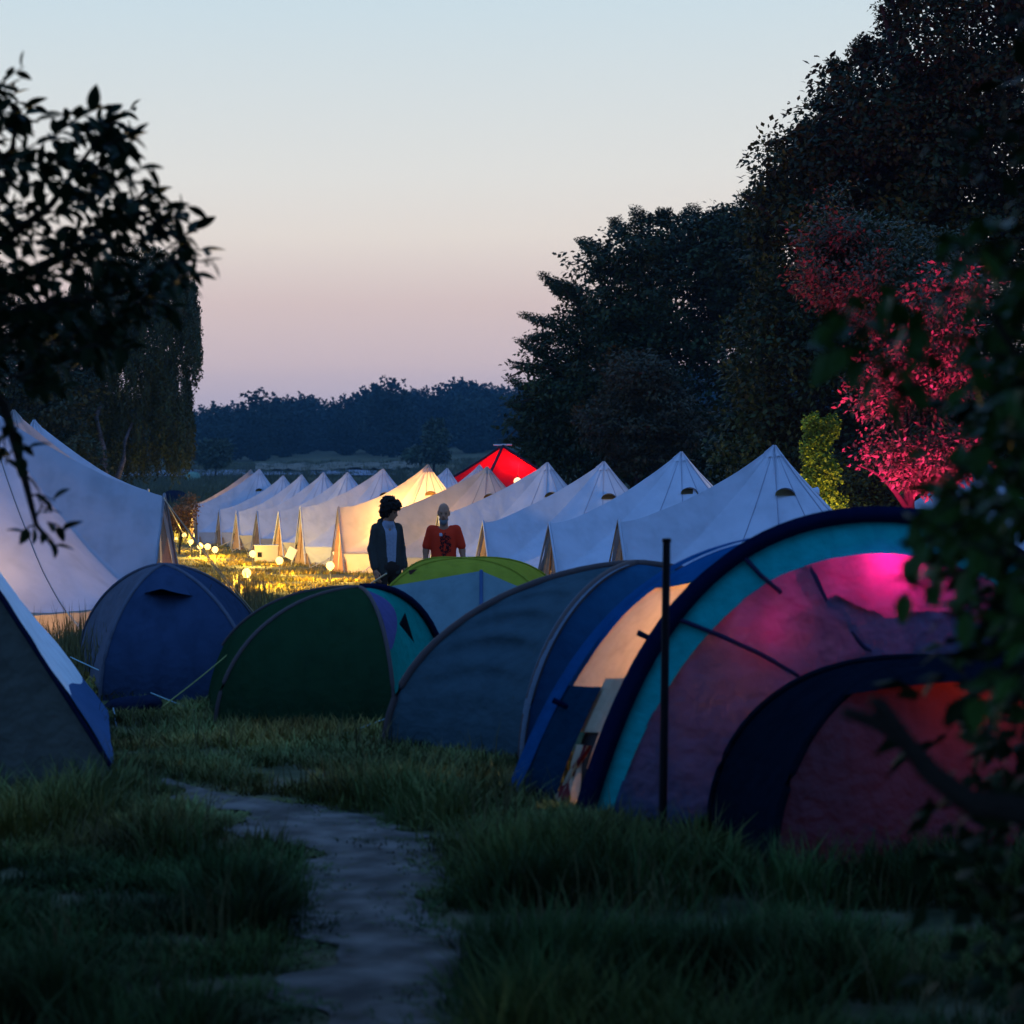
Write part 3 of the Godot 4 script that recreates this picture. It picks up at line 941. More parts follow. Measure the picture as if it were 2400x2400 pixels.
func small_tents() -> void:
	var navy := Color(0.008, 0.013, 0.034)
	var names := ["front_panel", "side_panel", "rear_panel", "side_panel"]
	# --- blue-grey dome
	var c := [on_ground(235, 1642), on_ground(600, 1648), Vector3(-2.55, 0, -21.3), Vector3(-4.55, 0, -21.5)]
	c[2].y = gy(-2.55, -21.3)
	c[3].y = gy(-4.55, -21.5)
	var ap := at(385, 1324, 19.6)
	var t := thing("dome_tent", "blue-grey dome tent with a dark hood over its vent, beside the large bell tent", "tent", G3(ap.x, ap.z), "small tents pitched in front")
	var mb := cloth(Color(0.028, 0.050, 0.100), 0.6, Color(0.3, 0.4, 1.0), 0.02, 1.6, 1.2)
	var mg := cloth(Color(0.095, 0.105, 0.14), 0.6, Color(0.4, 0.45, 1.0), 0.03, 1.6, 1.2)
	var po: Callable = dome(t, c, ap, [mb, mb, mb, mg], mg, names, 0.018, 1.28, 0.05, 0.026, 1.3)[0]
	# hood
	var g := Geo.new()
	g.patch(16, 8, func(u, v):
		var a: Vector3 = po.call(0, 0.80 - v * 0.15)
		var b: Vector3 = po.call(1, 0.80 - v * 0.15)
		var q: Vector3 = a.lerp(b, 0.04 + u * 0.92)
		return q + Vector3(0.02, -0.10 * v * absf(u - 0.42) * 1.6, 0.05 + 0.26 * v * sin(u * PI)) )
	part("vent_hood", g, mb, t)
	g = Geo.new()
	g.patch(10, 4, func(u, v):
		var a: Vector3 = po.call(0, 0.66 - v * 0.08)
		var b: Vector3 = po.call(1, 0.66 - v * 0.08)
		return a.lerp(b, 0.24 + u * 0.52) + Vector3(0, 0.0, 0.012 + 0.008))
	part("vent_mesh", g, mat(Color(0.006, 0.008, 0.02), 0.9), t)
	rope(t, on_ground(165, 1540, 0.25), on_ground(475, 1672), 0.005, mat(Color(0.35, 0.55, 0.6), 0.8))
	rope(t, at(550, 1520, 18.0), on_ground(345, 1682), 0.006, mat(Color(0.35, 0.36, 0.12), 0.8))
	# tiny magenta light on its flank
	var lp := at(487, 1401, 19.3)
	var led := thing("light_string_bulb", "tiny magenta bulb hanging at the flank of the blue-grey dome tent", "lamp", lp)
	g = Geo.new()
	g.ball(Vector3.ZERO, Vector3(0.022, 0.03, 0.022))
	part("bulb", g, glow(Color(1, 0.25, 0.8), 4.0), led)
	g = Geo.new()
	g.tube([Vector3(0, 0.02, 0), Vector3(0.02, 0.12, -0.1)], 0.004, 0.004, 4)
	part("wire", g, M.pole, led)
	omni(led, Vector3.ZERO, Color(1, 0.2, 0.8), 0.05, 0.02)
	# --- dark green dome
	c = [on_ground(505, 1706), on_ground(925, 1712), Vector3(-0.62, 0, -18.9), Vector3(-2.74, 0, -18.4)]
	for i in [2, 3]: c[i].y = gy(c[i].x, c[i].z)
	ap = at(842, 1377, 17.6)
	t = thing("dome_tent", "dark green dome tent with a teal and violet end panel", "tent", G3(ap.x, ap.z), "small tents pitched in front")
	var mgr := cloth(Color(0.012, 0.038, 0.016), 0.65, Color(0.3, 1.0, 0.7), 0.0, 1.6, 1.2)
	var mteal := cloth(Color(0.006, 0.21, 0.18), 0.6, Color(0.1, 1.0, 0.95), 0.12, 1.5, 1.6)
	var mviolet := cloth(Color(0.075, 0.075, 0.19), 0.7, Color(0.4, 0.4, 1.0), 0.03, 1.5, 1.6)
	var mnavy := cloth(Color(0.006, 0.010, 0.032), 0.6, Color(0.2, 0.3, 1.0), 0.0, 1.0, 1.2)
	var mbrown := mat(Color(0.075, 0.055, 0.055), 0.8)
	po = dome(t, c, ap, [mgr, mteal, mgr, mgr], mbrown, names, 0.018, 0.95, 0.05, 0.020, 2.1)[0]
	g = Geo.new()
	g.patch(6, 14, func(u, v):
		var s = 0.95 - v * 0.55
		var a: Vector3 = po.call(1, s)
		var b: Vector3 = po.call(2, s)
		var q: Vector3 = a.lerp(b, (0.04 + u * 0.42) * sin(v * PI * 0.92 + 0.1))
		return q + Vector3(0.012, 0, 0.03))
	part("vestibule_strip", g, mviolet, t)
	g = Geo.new()
	g.tube(range(12).map(func(i): return po.call(2, 0.2 + i / 11.0 * 0.8) + Vector3(0.02, 0.01, 0.02)), 0.035, 0.03, 6)
	part("edge_binding", g, mnavy, t)
	g = Geo.new()
	var pa: Vector3 = po.call(1, 0.52).lerp(po.call(2, 0.52), 0.35) + Vector3(0.02, 0, 0.05)
	g.tri(pa, pa + Vector3(0.05, 0.10, 0), pa + Vector3(0.13, -0.16, 0.02))
	g.tri(pa, pa + Vector3(0.13, -0.16, 0.02), pa + Vector3(0.02, -0.02, 0))
	part("tie_tab", g, M.pole, t)
	rope(t, at(1000, 1645, 16.6), on_ground(720, 1748), 0.005, mat(Color(0.25, 0.4, 0.42), 0.8))
	# --- yellow-green tent with a blue front
	c = [on_ground(838, 1600), on_ground(1330, 1600), Vector3(0.75, 0, -22.6), Vector3(-1.5, 0, -22.6)]
	for i in [2, 3]: c[i].y = gy(c[i].x, c[i].z)
	ap = at(1080, 1309, 21.2)
	t = thing("dome_tent", "lime green dome tent with a slate blue front sheet", "tent", G3(ap.x, ap.z), "small tents pitched in front")
	var mlime := cloth(Color(0.27, 0.28, 0.03), 0.6, Color(0.7, 1.0, 0.05), 0.25, 1.5, 1.2)
	var mslate := cloth(Color(0.13, 0.205, 0.225), 0.65, Color(0.3, 0.65, 1.0), 0.06, 1.5, 1.2)
	dome(t, c, ap, [mlime, mlime, mlime, mlime], mlime, names, 0.014, 0.70, 0.03, 0.018, 3.3)
	var fp := at(1128, 1338, 19.3)
	var sheets := [[at(916, 1374, 19.4), fp, on_ground(1128, 1662), on_ground(845, 1650)], [fp, at(1275, 1400, 19.4), on_ground(1370, 1650), on_ground(1128, 1662)]]
	for k in 2:
		var s: Array = sheets[k]
		g = Geo.new()
		g.patch(20, 20, func(u, v):
			var q: Vector3 = s[0].lerp(s[1], u).lerp(s[3].lerp(s[2], u), v)
			var near = 1.0 - u if k == 1 else u
			var fold = sin(near * near * 46.0 + v * 2.0) * near * near * 0.018 + 0.02 * NZ.get_noise_2d(u * 90 + k * 40, v * 90)
			return q + Vector3(0, 0, fold - 0.10 * sin(u * PI) * sin(v * PI)) - t.position)
		part("front_sheet", g, mslate, t)
	g = Geo.new()
	g.tube([fp - t.position + Vector3(0, 0, 0.02), (fp + on_ground(1128, 1662)) / 2 - t.position + Vector3(0, 0, 0.02), on_ground(1128, 1662) - t.position + Vector3(0, 0, 0.02)], 0.018, 0.018, 6)
	part("zip_seam", g, cloth(Color(0.05, 0.10, 0.2), 0.6, Color(0.4, 0.7, 1.0), 0.1), t)
	g = Geo.new()
	var rp := at(958, 1337, 20.4) - t.position
	g.tri(rp, rp + Vector3(0.09, 0.015, 0.0), rp + Vector3(0.01, -0.05, 0.03))
	part("vent_tab", g, mat(Color(0.05, 0.015, 0.01), 0.8), t)
	rope(t, at(905, 1345, 21.0), on_ground(790, 1412), 0.010)
	# --- blue dome with a grey band
	c = [on_ground(903, 1750), on_ground(1222, 1797), Vector3(2.6, 0, -15.6), Vector3(1.9, 0, -17.6)]
	for i in [2, 3]: c[i].y = gy(c[i].x, c[i].z)
	ap = at(1490, 1322, 15.9)
	t = thing("dome_tent", "long blue dome tent with a brown edge and a grey band", "tent", G3(ap.x, ap.z), "small tents pitched in front")
	var mblue := cloth(Color(0.044, 0.080, 0.098), 0.5, Color(0.1, 0.45, 1.0), 0.04, 2.0, 1.3)
	var mblue2 := cloth(Color(0.014, 0.072, 0.145), 0.5, Color(0.1, 0.45, 1.0), 0.04, 1.5, 1.3)
	var mgrey := cloth(Color(0.13, 0.16, 0.20), 0.8, Color(0.5, 0.6, 1.0), 0.03, 0.8, 3.0)
	po = dome(t, c, ap, [mblue, mblue2, mblue, mblue], mbrown, names, 0.034, 1.1, 0.06, 0.014, 4.4)[0]
	# creases of the front panel as stitched gathers
	g = Geo.new()
	g.patch(8, 26, func(u, v):
		var s = 0.93 * (1 - v)
		var q: Vector3 = po.call(1, s)
		var b: Vector3 = po.call(0, s)
		var e: Vector3 = (b - q).normalized()
		return q + e * (u - 0.35) * (0.05 + 0.05 * (1 - v)) + Vector3(0, 0.012, 0.03) + Vector3(0, 0, 0.012 * sin(u * PI)))
	part("webbing_band", g, mgrey, t)
	# --- grey-green ridge tent with a pale blue fly
	var br := on_ground(303, 1862)
	var a1 := Vector3(-3.62, 1.61, -13.6)
	var bl := Vector3(-4.75, 0, -13.4)
	var a2 := at(-92, 1228, 17.2)
	var br2 := on_ground(266, 1688)
	var bl2 := Vector3(-6.2, 0, -17.2)
	t = thing("ridge_tent", "grey-green ridge tent with a pale blue fly beside the footpath", "tent", G3(-4.2, -15.2), "small tents pitched in front")
	var o := t.position
	var mgg := cloth(Color(0.085, 0.092, 0.080), 0.75, Color(0.6, 0.9, 0.9), 0.02, 2.0, 1.1)
	var mfly := cloth(Color(0.66, 0.72, 0.76), 0.6, Color(0.6, 0.8, 1.0), 0.1, 1.0, 1.2)
	var mfly2 := cloth(Color(0.055, 0.115, 0.24), 0.6, Color(0.6, 0.8, 1.0), 0.2, 1.0, 1.2)
	g = Geo.new()
	g.patch(22, 22, func(u, v):
		var q: Vector3 = a1.lerp(bl.lerp(br, u), v)
		return q - o + Vector3(0, 0, 0.05 * sin(u * PI) * v + 0.02 * sin(u * 26.0) * v * (1 - v) * 2))
	part("front_panel", g, mgg, t)
	var slope := func(u: float, v: float) -> Vector3:
		var q := a1.lerp(br, v).lerp(a2.lerp(br2, v), u)
		return q - o + Vector3(0.012, 0.012 - 0.06 * sin(v * PI) * sin(u * PI) , 0) + Vector3(0.02, 0.01, 0) * NZ.get_noise_2d(u * 120, v * 200)
	g = Geo.new()
	g.patch(18, 30, func(u, v): return slope.call(u, v * (0.60 + 0.18 * u + 0.02 * sin(u * 9))))
	part("fly_sheet", g, mfly, t)
	g = Geo.new()
	g.patch(18, 12, func(u, v): return slope.call(u, lerpf(0.60 + 0.18 * u + 0.02 * sin(u * 9), 0.90 + 0.06 * u, v)))
	part("lower_sheet", g, mfly2, t, "darker blue lower sheet")
	g = Geo.new()
	g.patch(12, 12, func(u, v):
		var q: Vector3 = a1.lerp(bl, v).lerp(a2.lerp(bl2, v), u)
		return q - o)
	part("fly_sheet", g, mfly, t)
	g = Geo.new()
	g.patch(12, 12, func(u, v): return a2.lerp(bl2.lerp(br2, u), v) - o)
	part("rear_panel", g, mgg, t)
	g = Geo.new()
	g.tube([a1 - o, br - o], 0.016, 0.016, 6)
	part("edge_binding", g, mnavy, t)
	rope(t, br2 + Vector3(0, 0.1, 0), on_ground(275, 1705), 0.006, mat(Color(0.3, 0.4, 0.45), 0.8))
	var bag := thing("stuff_sack", "slumped dark blue sack lying in the grass before the blue-grey dome tent", "bag", on_ground(312, 1676))
	part("sack", nets([egg(Vector3(0, 0.07, 0), Vector3(0.24, 0.09, 0.13)), egg(Vector3(0.13, 0.10, 0.03), Vector3(0.12, 0.07, 0.10)), cap(Vector3(-0.25, 0.05, 0), Vector3(-0.33, 0.07, 0.03), 0.03, 0.045)], 0.04, 0.02, func(p, d): return d + 0.02 * NZ.get_noise_3d(p.x * 700, p.y * 700, p.z * 700)), cloth(Color(0.012, 0.02, 0.045), 0.6, Color(1, 1, 1), 0.0), bag)
	bag = thing("cloth", "small pale cloth dropped at the corner of the long blue dome tent", "cloth", on_ground(1135, 1765))
	g = Geo.new()
	g.patch(14, 10, func(u, v): return Vector3((u - 0.5) * 0.34, 0.035 + 0.05 * sin(u * 7.0 + v * 4.0) * sin(v * 3.0) + 0.02 * sin(u * 19), (v - 0.5) * 0.22 + 0.03 * sin(u * 5)))
	part("sheet", g, mat(Color(0.35, 0.38, 0.40), 0.9), bag)
	# --- small far domes
	var fp2 := on_ground(402, 1192)
	t = thing("dome_tent", "small dark blue dome tent far down the lane beside the rust-brown shrub", "tent", fp2)
	c = [fp2 + Vector3(-0.5, 0, 1), fp2 + Vector3(1.3, 0, 0.7), fp2 + Vector3(1.2, 0, -1.2), fp2 + Vector3(-0.9, 0, -1)]
	dome(t, c, fp2 + Vector3(0.1, 1.25, 0), [mnavy, mnavy, mnavy, mnavy], mnavy, names, 0.02, 0.7)
	fp2 = on_ground(452, 1128)
	t = thing("dome_tent", "pale green tent roof showing far off in the tall meadow grass", "tent", fp2)
	c = [fp2 + Vector3(-1, 0, 1), fp2 + Vector3(1, 0, 1), fp2 + Vector3(1, 0, -1), fp2 + Vector3(-1, 0, -1)]
	dome(t, c, fp2 + Vector3(0, 1.3, 0), [mteal, mteal, mteal, mteal].map(func(_m): return M.get_or_add("pale_green", cloth(Color(0.2, 0.32, 0.24), 0.7, Color(0.6, 1, 0.7), 0.3))), mteal, names, 0.02, 0.6)
	# --- low dark tent by the big tunnel tent
	c = [Vector3(1.35, 0, -10.6), Vector3(3.9, 0, -10.2), Vector3(4.0, 0, -12.2), Vector3(1.15, 0, -11.9)]
	for i in 4: c[i].y = gy(c[i].x, c[i].z)
	ap = at(2210, 1545, 11.3)
	t = thing("dome_tent", "low navy tent with a dull red glow in its front, beneath the branches", "tent", G3(ap.x, ap.z), "small tents pitched in front")
	var mblack := cloth(Color(0.004, 0.008, 0.016), 0.6, Color(0.2, 0.3, 1.0), 0.0, 3.0, 1.2)
	var mdull := cloth(Color(0.060, 0.062, 0.085), 0.8, Color(1.0, 0.45, 0.4), 0.7, 3.5, 1.6)
	po = dome(t, c, ap, [mdull, mblack, mblack, mblack], mblack, names, 0.025, 0.80, 0.05, 0.026, 6.2)[0]
	g = Geo.new()
	g.patch(24, 10, func(u, v):
		var s = 0.999 - v * 0.36
		var a: Vector3 = po.call(0, s)
		var b: Vector3 = po.call(1, s)
		var q: Vector3 = a.lerp(b, u * 1.0)
		return q + Vector3(0, 0.02 + 0.10 * v * sin(u * PI), 0.02 + 0.12 * v * sin(u * PI) + 0.006 * sin(u * 30)))
	part("porch_fly", g, mblack, t)
	var lq := at(2300, 1640, 11.25)
	g = Geo.new()
	g.ball(lq - t.position, Vector3.ONE * 0.04, 8, 6)
	part("lamp_bulb", g, glow(Color(1, 0.12, 0.04), 3.0), t)
	omni(t, lq - t.position, Color(1, 0.10, 0.035), 1.1, 0.04)

# ---------------------------------------------------------------- the big tunnel tent
func tunnel_tent() -> void:
	var base := on_ground(2050, 1912)
	var t := thing("tunnel_tent", "big blue and turquoise tunnel tent with navy hoops and a cream inner tent", "tent", base, "small tents pitched in front")
	var hw := 1.76
	var hh := 1.84
	var lean := Vector3(-0.45, -0.03, -0.74)
	var navy := cloth(Color(0.003, 0.007, 0.030), 0.6, Color(0.2, 0.3, 1.0), 0.0, 0.8, 1.5)
	var blue := cloth(Color(0.006, 0.066, 0.19), 0.55, Color(0.05, 0.4, 1.0), 0.05, 1.4, 1.5)
	var dark := cloth(Color(0.003, 0.028, 0.058), 0.7, Color(0.2, 0.5, 1.0), 0.0, 1.4, 1.5)
	var turq := cloth(Color(0.008, 0.40, 0.41), 0.55, Color(0.05, 0.9, 1.0), 0.0, 1.2, 1.5)
	var front := cloth(Color(0.070, 0.13, 0.24), 0.6, Color(1.0, 0.42, 0.66), 0.8, 4.0, 1.1)
	var cream := cloth(Color(0.60, 0.47, 0.33), 0.85, Color(1.0, 0.72, 0.42), 0.7, 1.0, 2.0)
	var arch := func(s: float, r := 1.0) -> Vector3:           # 0: camera-left foot, 1: far foot
		var a := PI * (1.0 - s)
		var sn := clampf(sin(a), 0.0, 1.0)
		return Vector3(cos(a) * hw * r, pow(sn, 1.0 + 0.85 * (1.0 - sn)) * hh * r, 0)
	var side := func(s: float, w: float) -> Vector3:           # w 0 rear hoop, 1 front hoop
		var pinch := 1.0 - 0.02 * sin(w * PI)
		var p: Vector3 = arch.call(s, pinch)
		var up := clampf(p.y / hh, 0.0, 1.0)
		p.y *= 1.0 - 0.075 * (1.0 - w)
		return p + lean * Vector3(1.0 - 0.25 * up, 1, 1) * (1.0 - w)
	var strip := func(s0: float, s1: float, w0: float, w1: float, lift: float, n := 24) -> Geo:
		var g := Geo.new()
		g.patch(n, 6, func(u, v):
			var s := lerpf(s0, s1, u)
			var p: Vector3 = side.call(s, lerpf(w0, w1, v))
			var out := Vector3(cos(PI * (1 - s)), sin(PI * (1 - s)), 0)
			return p + out * (lift + 0.012 * NZ.get_noise_2d(u * 150 + w0 * 90, v * 60)))
		return g
	part("rear_hoop", strip.call(0.0, 1.0, -0.06, 0.09, 0.012, 48), blue, t)
	part("front_hoop", strip.call(0.0, 1.0, 0.88, 1.05, 0.02, 48), navy, t)
	part("roof_panel", strip.call(0.31, 1.0, 0.1, 0.82, 0.0, 40), blue, t)
	part("inner_tent", strip.call(0.140, 0.318, 0.07, 0.88, -0.025), cream, t, "cream inner tent lit warm")
	part("inner_tent", strip.call(0.10, 0.26, 0.72, 0.93, -0.03), cream, t)
	part("door_flap", strip.call(0.0, 0.185, -0.02, 0.50, 0.0), dark, t)
	part("door_gap", strip.call(0.06, 0.20, 0.45, 0.72, -0.06), M.pole, t)
	for k in 3:
		var g := Geo.new()
		g.patch(5, 14, func(u, v):
			var p: Vector3 = side.call(0.125 * (1 - v), 0.56 + k * 0.085 + 0.085 * u + 0.05 * sin(v * 5.0 + k * 2.0))
			return p + Vector3(-0.02 + 0.02 * sin(u * 9 + k + v * 8.0), 0, 0.01 + 0.02 * sin(v * 11.0 + k)))
		part("inner_curtain", g, [cream, mat(Color(0.16, 0.02, 0.025), 0.8), cream][k], t)
	for s in [0.165, 0.235]: # toggles that hold the rolled door
		var g := Geo.new()
		var p: Vector3 = side.call(s, 0.12 if s < 0.2 else 0.78)
		g.tube([p + Vector3(-0.06, 0.03, 0.02), p + Vector3(0.03, -0.01, 0.05), p + Vector3(0.09, -0.06, 0.04)], 0.02, 0.015, 6)
		part("toggle", g, navy, t)
	# end wall: a turquoise band under the front hoop, then the front sheet bulging forward
	var wall := func(s: float, r: float) -> Vector3:
		var p: Vector3 = arch.call(s, r)
		p.z = 0.46 * (1.0 - r * r) * (1.0 - 0.15 * p.y / hh) + 0.03
		return p
	var g := Geo.new()
	g.patch(48, 4, func(u, v):
		return wall.call(u, lerpf(1.0, 0.865 + 0.045 * smoothstep(0.33, 0.05, u), v)) + Vector3(0, 0, 0.012 * NZ.get_noise_2d(u * 200, v * 40)))
	part("turquoise_band", g, turq, t)
	g = Geo.new()
	g.patch(56, 5, func(u, v):
		var p: Vector3 = wall.call(u, lerpf(1.022, 0.970, v))
		return p + Vector3(0, 0, 0.035 + 0.03 * sin(v * PI)))
	part("hoop_sleeve", g, navy, t)
	g = Geo.new()
	g.patch(48, 26, func(u, v):
		var r := lerpf(0.87 + 0.045 * smoothstep(0.33, 0.05, u), 0.0, v)
		var p: Vector3 = wall.call(u, r)
		var f := sin(p.x * 23.0 + 2.0 * sin(p.y * 2.0)) * 0.026 * r + sin(p.x * 51.0 + p.y * 3.0) * 0.006 + 0.10 * NZ.get_noise_3d(p.x * 55, p.y * 30, 7.0) + 0.03 * sin(p.x * 2.6 + p.y * 3.4) * (1 - r)
		p.z += f
		return p)
	part("front_sheet", g, front, t)
	# the sagging fold across it and its seams
	var seam := mat(Color(0.012, 0.014, 0.05), 0.7)
	for q in [[[0.255, 0.985], [0.275, 0.84], [0.30, 0.70], [0.33, 0.57]], [[0.345, 0.985], [0.352, 0.9], [0.365, 0.82]], [[0.41, 0.86], [0.42, 0.72], [0.46, 0.58], [0.53, 0.50], [0.62, 0.52]]]:
		g = Geo.new()
		g.tube(q.map(func(e): return wall.call(e[0], e[1]) + Vector3(0, 0, 0.03)), 0.016, 0.012, 6)
		part("seam", g, seam, t)
	g = Geo.new()
	g.patch(48, 2, func(u, v): return arch.call(u, 0.98) * Vector3(1, 0.90 - 0.05 * v, 1) + lean * Vector3(0.55, 1, 1) + Vector3(0, 0, -1.9 * v))
	part("rear_tunnel", g, blue, t)
	g = Geo.new()
	g.patch(48, 8, func(u, v): return arch.call(u, 0.98 * (1 - v)) * Vector3(1, 0.85, 1) + lean * Vector3(0.55, 1, 1) + Vector3(0, 0, -1.9))
	part("rear_wall", g, blue, t)
	g = Geo.new() # sheet added to keep the warm lamp's light off the front sheet
	g.patch(48, 8, func(u, v): return arch.call(u, 0.955 * (1 - v)) + lean * 0.14)
	part("added_divider", g, cream, t)
	# lamps
	g = Geo.new()
	var lw := Vector3(-0.75, 0.85, -0.40)
	g.ball(lw, Vector3.ONE * 0.04, 8, 6)
	part("lamp_bulb", g, glow(Color(1, 0.62, 0.3), 4.0), t)
	omni(t, lw, Color(1, 0.66, 0.40), 1.5, 0.05)
	var lr := Vector3(0.06, 1.52, 0.05)
	g = Geo.new()
	g.ball(lr, Vector3.ONE * 0.03, 8, 6)
	part("lamp_bulb", g, glow(Color(1, 0.02, 0.14), 3.0), t)
	omni(t, lr, Color(1, 0.012, 0.10), 2.2, 0.03)
	var ls := Vector3(-0.62, 1.12, 0.12)
	g = Geo.new()
	g.ball(ls, Vector3.ONE * 0.025, 8, 6)
	part("lamp_bulb", g, glow(Color(1, 0.02, 0.14), 2.0), t)
	omni(t, ls, Color(1, 0.012, 0.10), 0.15, 0.03)
	g = Geo.new()  # sheet added under the red lamp, keeping its glow off the lower front
	g.patch(14, 10, func(u, v): return Vector3(-0.28 + 1.31 * u, 1.36 - 0.30 * u - 0.05 * sin(u * 9.0), -0.05 + 0.36 * v * (1.0 - 0.2 * u)))
	part("added_baffle", g, dark, t)
	# free-standing dark pole
	var pf := on_ground(1552, 1968)
	var pl := thing("tent_pole", "straight black pole standing upright before the big tunnel tent", "pole", pf)
	g = Geo.new()
	var ph := at(1562, 1270, -pf.z).y - pf.y
	g.tube([Vector3(0, -0.1, 0), Vector3(0.012, ph * 0.5, 0), Vector3(0.022, ph, 0)], 0.025, 0.022, 8)
	part("shaft", g, M.pole, pl)
	g = Geo.new()
	g.tube([Vector3(0.022, ph, 0), Vector3(0.022, ph + 0.02, 0)], 0.028, 0.024, 8)
	part("cap", g, M.pole, pl)

# ---------------------------------------------------------------- lanterns on the lane
func lanterns() -> void:
	var gm := glow(Color(1.0, 0.62, 0.19), 2.8)
	var spots := [
		[578, 1343, 11.0, "globe lantern standing out on the open grass before the other lanterns"],
		[774, 1326, 4.5, "globe lantern at the foot of the golden bell tent"],
		[655, 1314, 4.0, "globe lantern beside a tilted white sign"],
		[592, 1298, 4.5, "globe lantern in front of the brightly lit tent walls"],
		[504, 1288, 4.0, "globe lantern close in front of two others, halfway down the lane"],
		[487, 1281, 3.5, "globe lantern in the middle of a tight group of three"],
		[469, 1280, 3.5, "globe lantern at the far end of a tight group of three"],
		[447, 1270, 3.5, "globe lantern next to last along the lane"],
		[432, 1254, 3.5, "globe lantern last and highest along the lane"],
		[413, 1262, 1.0, "tiny dim lantern past the corner of the large bell tent"],
	]
	for s in spots:
		var p := on_ground(s[0], s[1], 0.34)
		var f := G3(p.x, p.z)
		var t := thing("garden_lantern", s[3], "lantern", f, "globe lanterns along the lane")
		var r := 0.088 if s[2] > 2.0 else 0.045
		var g := Geo.new()
		g.ball(Vector3(0, 0.34, 0), Vector3.ONE * r, 14, 9)
		part("globe", g, gm, t)
		g = Geo.new()
		g.tube([Vector3(0, -0.05, 0), Vector3(0, 0.34 - r * 0.95, 0)], 0.014, 0.014, 6)
		g.tube([Vector3(0, 0.34 - r * 1.15, 0), Vector3(0, 0.34 - r * 0.8, 0)], 0.05, 0.045, 8)
		part("stake", g, M.peg, t)
		g = Geo.new()
		g.tube([Vector3(0, 0.34 + r * 0.92, 0), Vector3(0, 0.34 + r * 1.12, 0)], r * 0.36, r * 0.22, 8)
		part("cap", g, M.peg, t)
		omni(t, Vector3(0, 0.34, 0), Color(1.0, 0.60, 0.10), s[2] * 2.0, r * 0.9)
	# tilted white sign
	var sp := on_ground(683, 1302, 0.3)
	var sg := thing("sign_board", "small blank white board tilted on a stake among the lanterns", "sign", G3(sp.x, sp.z))
	var g := Geo.new()
	g.box(Vector3(0, 0.36, 0.03), Vector3(0.24, 0.30, 0.02), Basis(Vector3.BACK, -0.45) * Basis(Vector3.UP, -0.3))
	part("board", g, mat(Color(0.7, 0.66, 0.58), 0.8), sg)
	g = Geo.new()
	g.tube([Vector3(0, -0.05, 0), Vector3(0, 0.36, 0)], 0.012, 0.012, 5)
	part("stake", g, M.peg, sg)
	# white planks and boxes before the lit tents
	var bp := on_ground(624, 1316)
	var bx := thing("storage_box", "pale storage box with a dark hatch before the lit tent walls", "box", bp, "", 0.2)
	g = Geo.new()
	g.box(Vector3(0, 0.22, 0), Vector3(0.62, 0.44, 0.4))
	part("shell", g, mat(Color(0.6, 0.52, 0.4), 0.8), bx)
	g = Geo.new()
	g.box(Vector3(-0.2, 0.2, 0.203), Vector3(0.12, 0.14, 0.012))
	part("hatch", g, M.pole, bx)
	g = Geo.new()
	g.box(Vector3(0, 0.452, 0), Vector3(0.66, 0.03, 0.44))
	part("lid", g, mat(Color(0.66, 0.58, 0.45), 0.8), bx)
	# long guy ropes of the large tent across the lane
	var k := 0
	for q in [[384, 1168, 605, 1463], [386, 1172, 625, 1475], [384, 1166, 452, 1290], [422, 1335, 560, 1385]]:
		var a := at(q[0], q[1], 26.0)
		var b := on_ground(q[2], q[3])
		var labels := ["thick guy rope running from the large bell tent's door to the grass", "thinner guy rope running beside the thick one", "short steep guy rope aimed at the lanterns", "low guy rope stretched along the ground from the large bell tent"]
		var t := thing("guy_line", labels[k], "rope", b)
		g = Geo.new()
		g.tube([a - b, (a - b) * 0.5 - Vector3(0, 0.02, 0), Vector3(0, 0.02, 0)], 0.009, 0.009, 4)
		part("cord", g, M.rope, t)
		g = Geo.new()
		g.tube([Vector3(0, -0.08, 0), Vector3(0.03, 0.10, 0.02)], 0.012, 0.010, 5)
		part("peg", g, M.peg, t)
		k += 1

# ---------------------------------------------------------------- people
func cap(a: Vector3, b: Vector3, ra: float, rb: float) -> Array:
	return [0, a, b, ra, rb]

func egg(c: Vector3, r: Vector3) -> Array:
	return [1, c, r, 0.0, 0.0]

func sdf(ps: Array, p: Vector3, k: float) -> float:
	var d := 1e3
	for q in ps:
		var e: float
		if q[0] == 0:
			var ba: Vector3 = q[2] - q[1]
			var h := clampf((p - q[1]).dot(ba) / maxf(ba.length_squared(), 1e-9), 0, 1)
			e = p.distance_to(q[1] + ba * h) - lerpf(q[3], q[4], h)
		else:
			var r: Vector3 = q[2]
			var l: float = ((p - q[1]) / r).length()
			e = (l - 1.0) * minf(r.x, minf(r.y, r.z)) if l < 0.5 else l * (l - 1.0) / maxf(((p - q[1]) / (r * r)).length(), 1e-6)
		var w := clampf(0.5 + 0.5 * (d - e) / k, 0, 1)
		d = lerpf(d, e, w) - k * w * (1 - w)
	return d

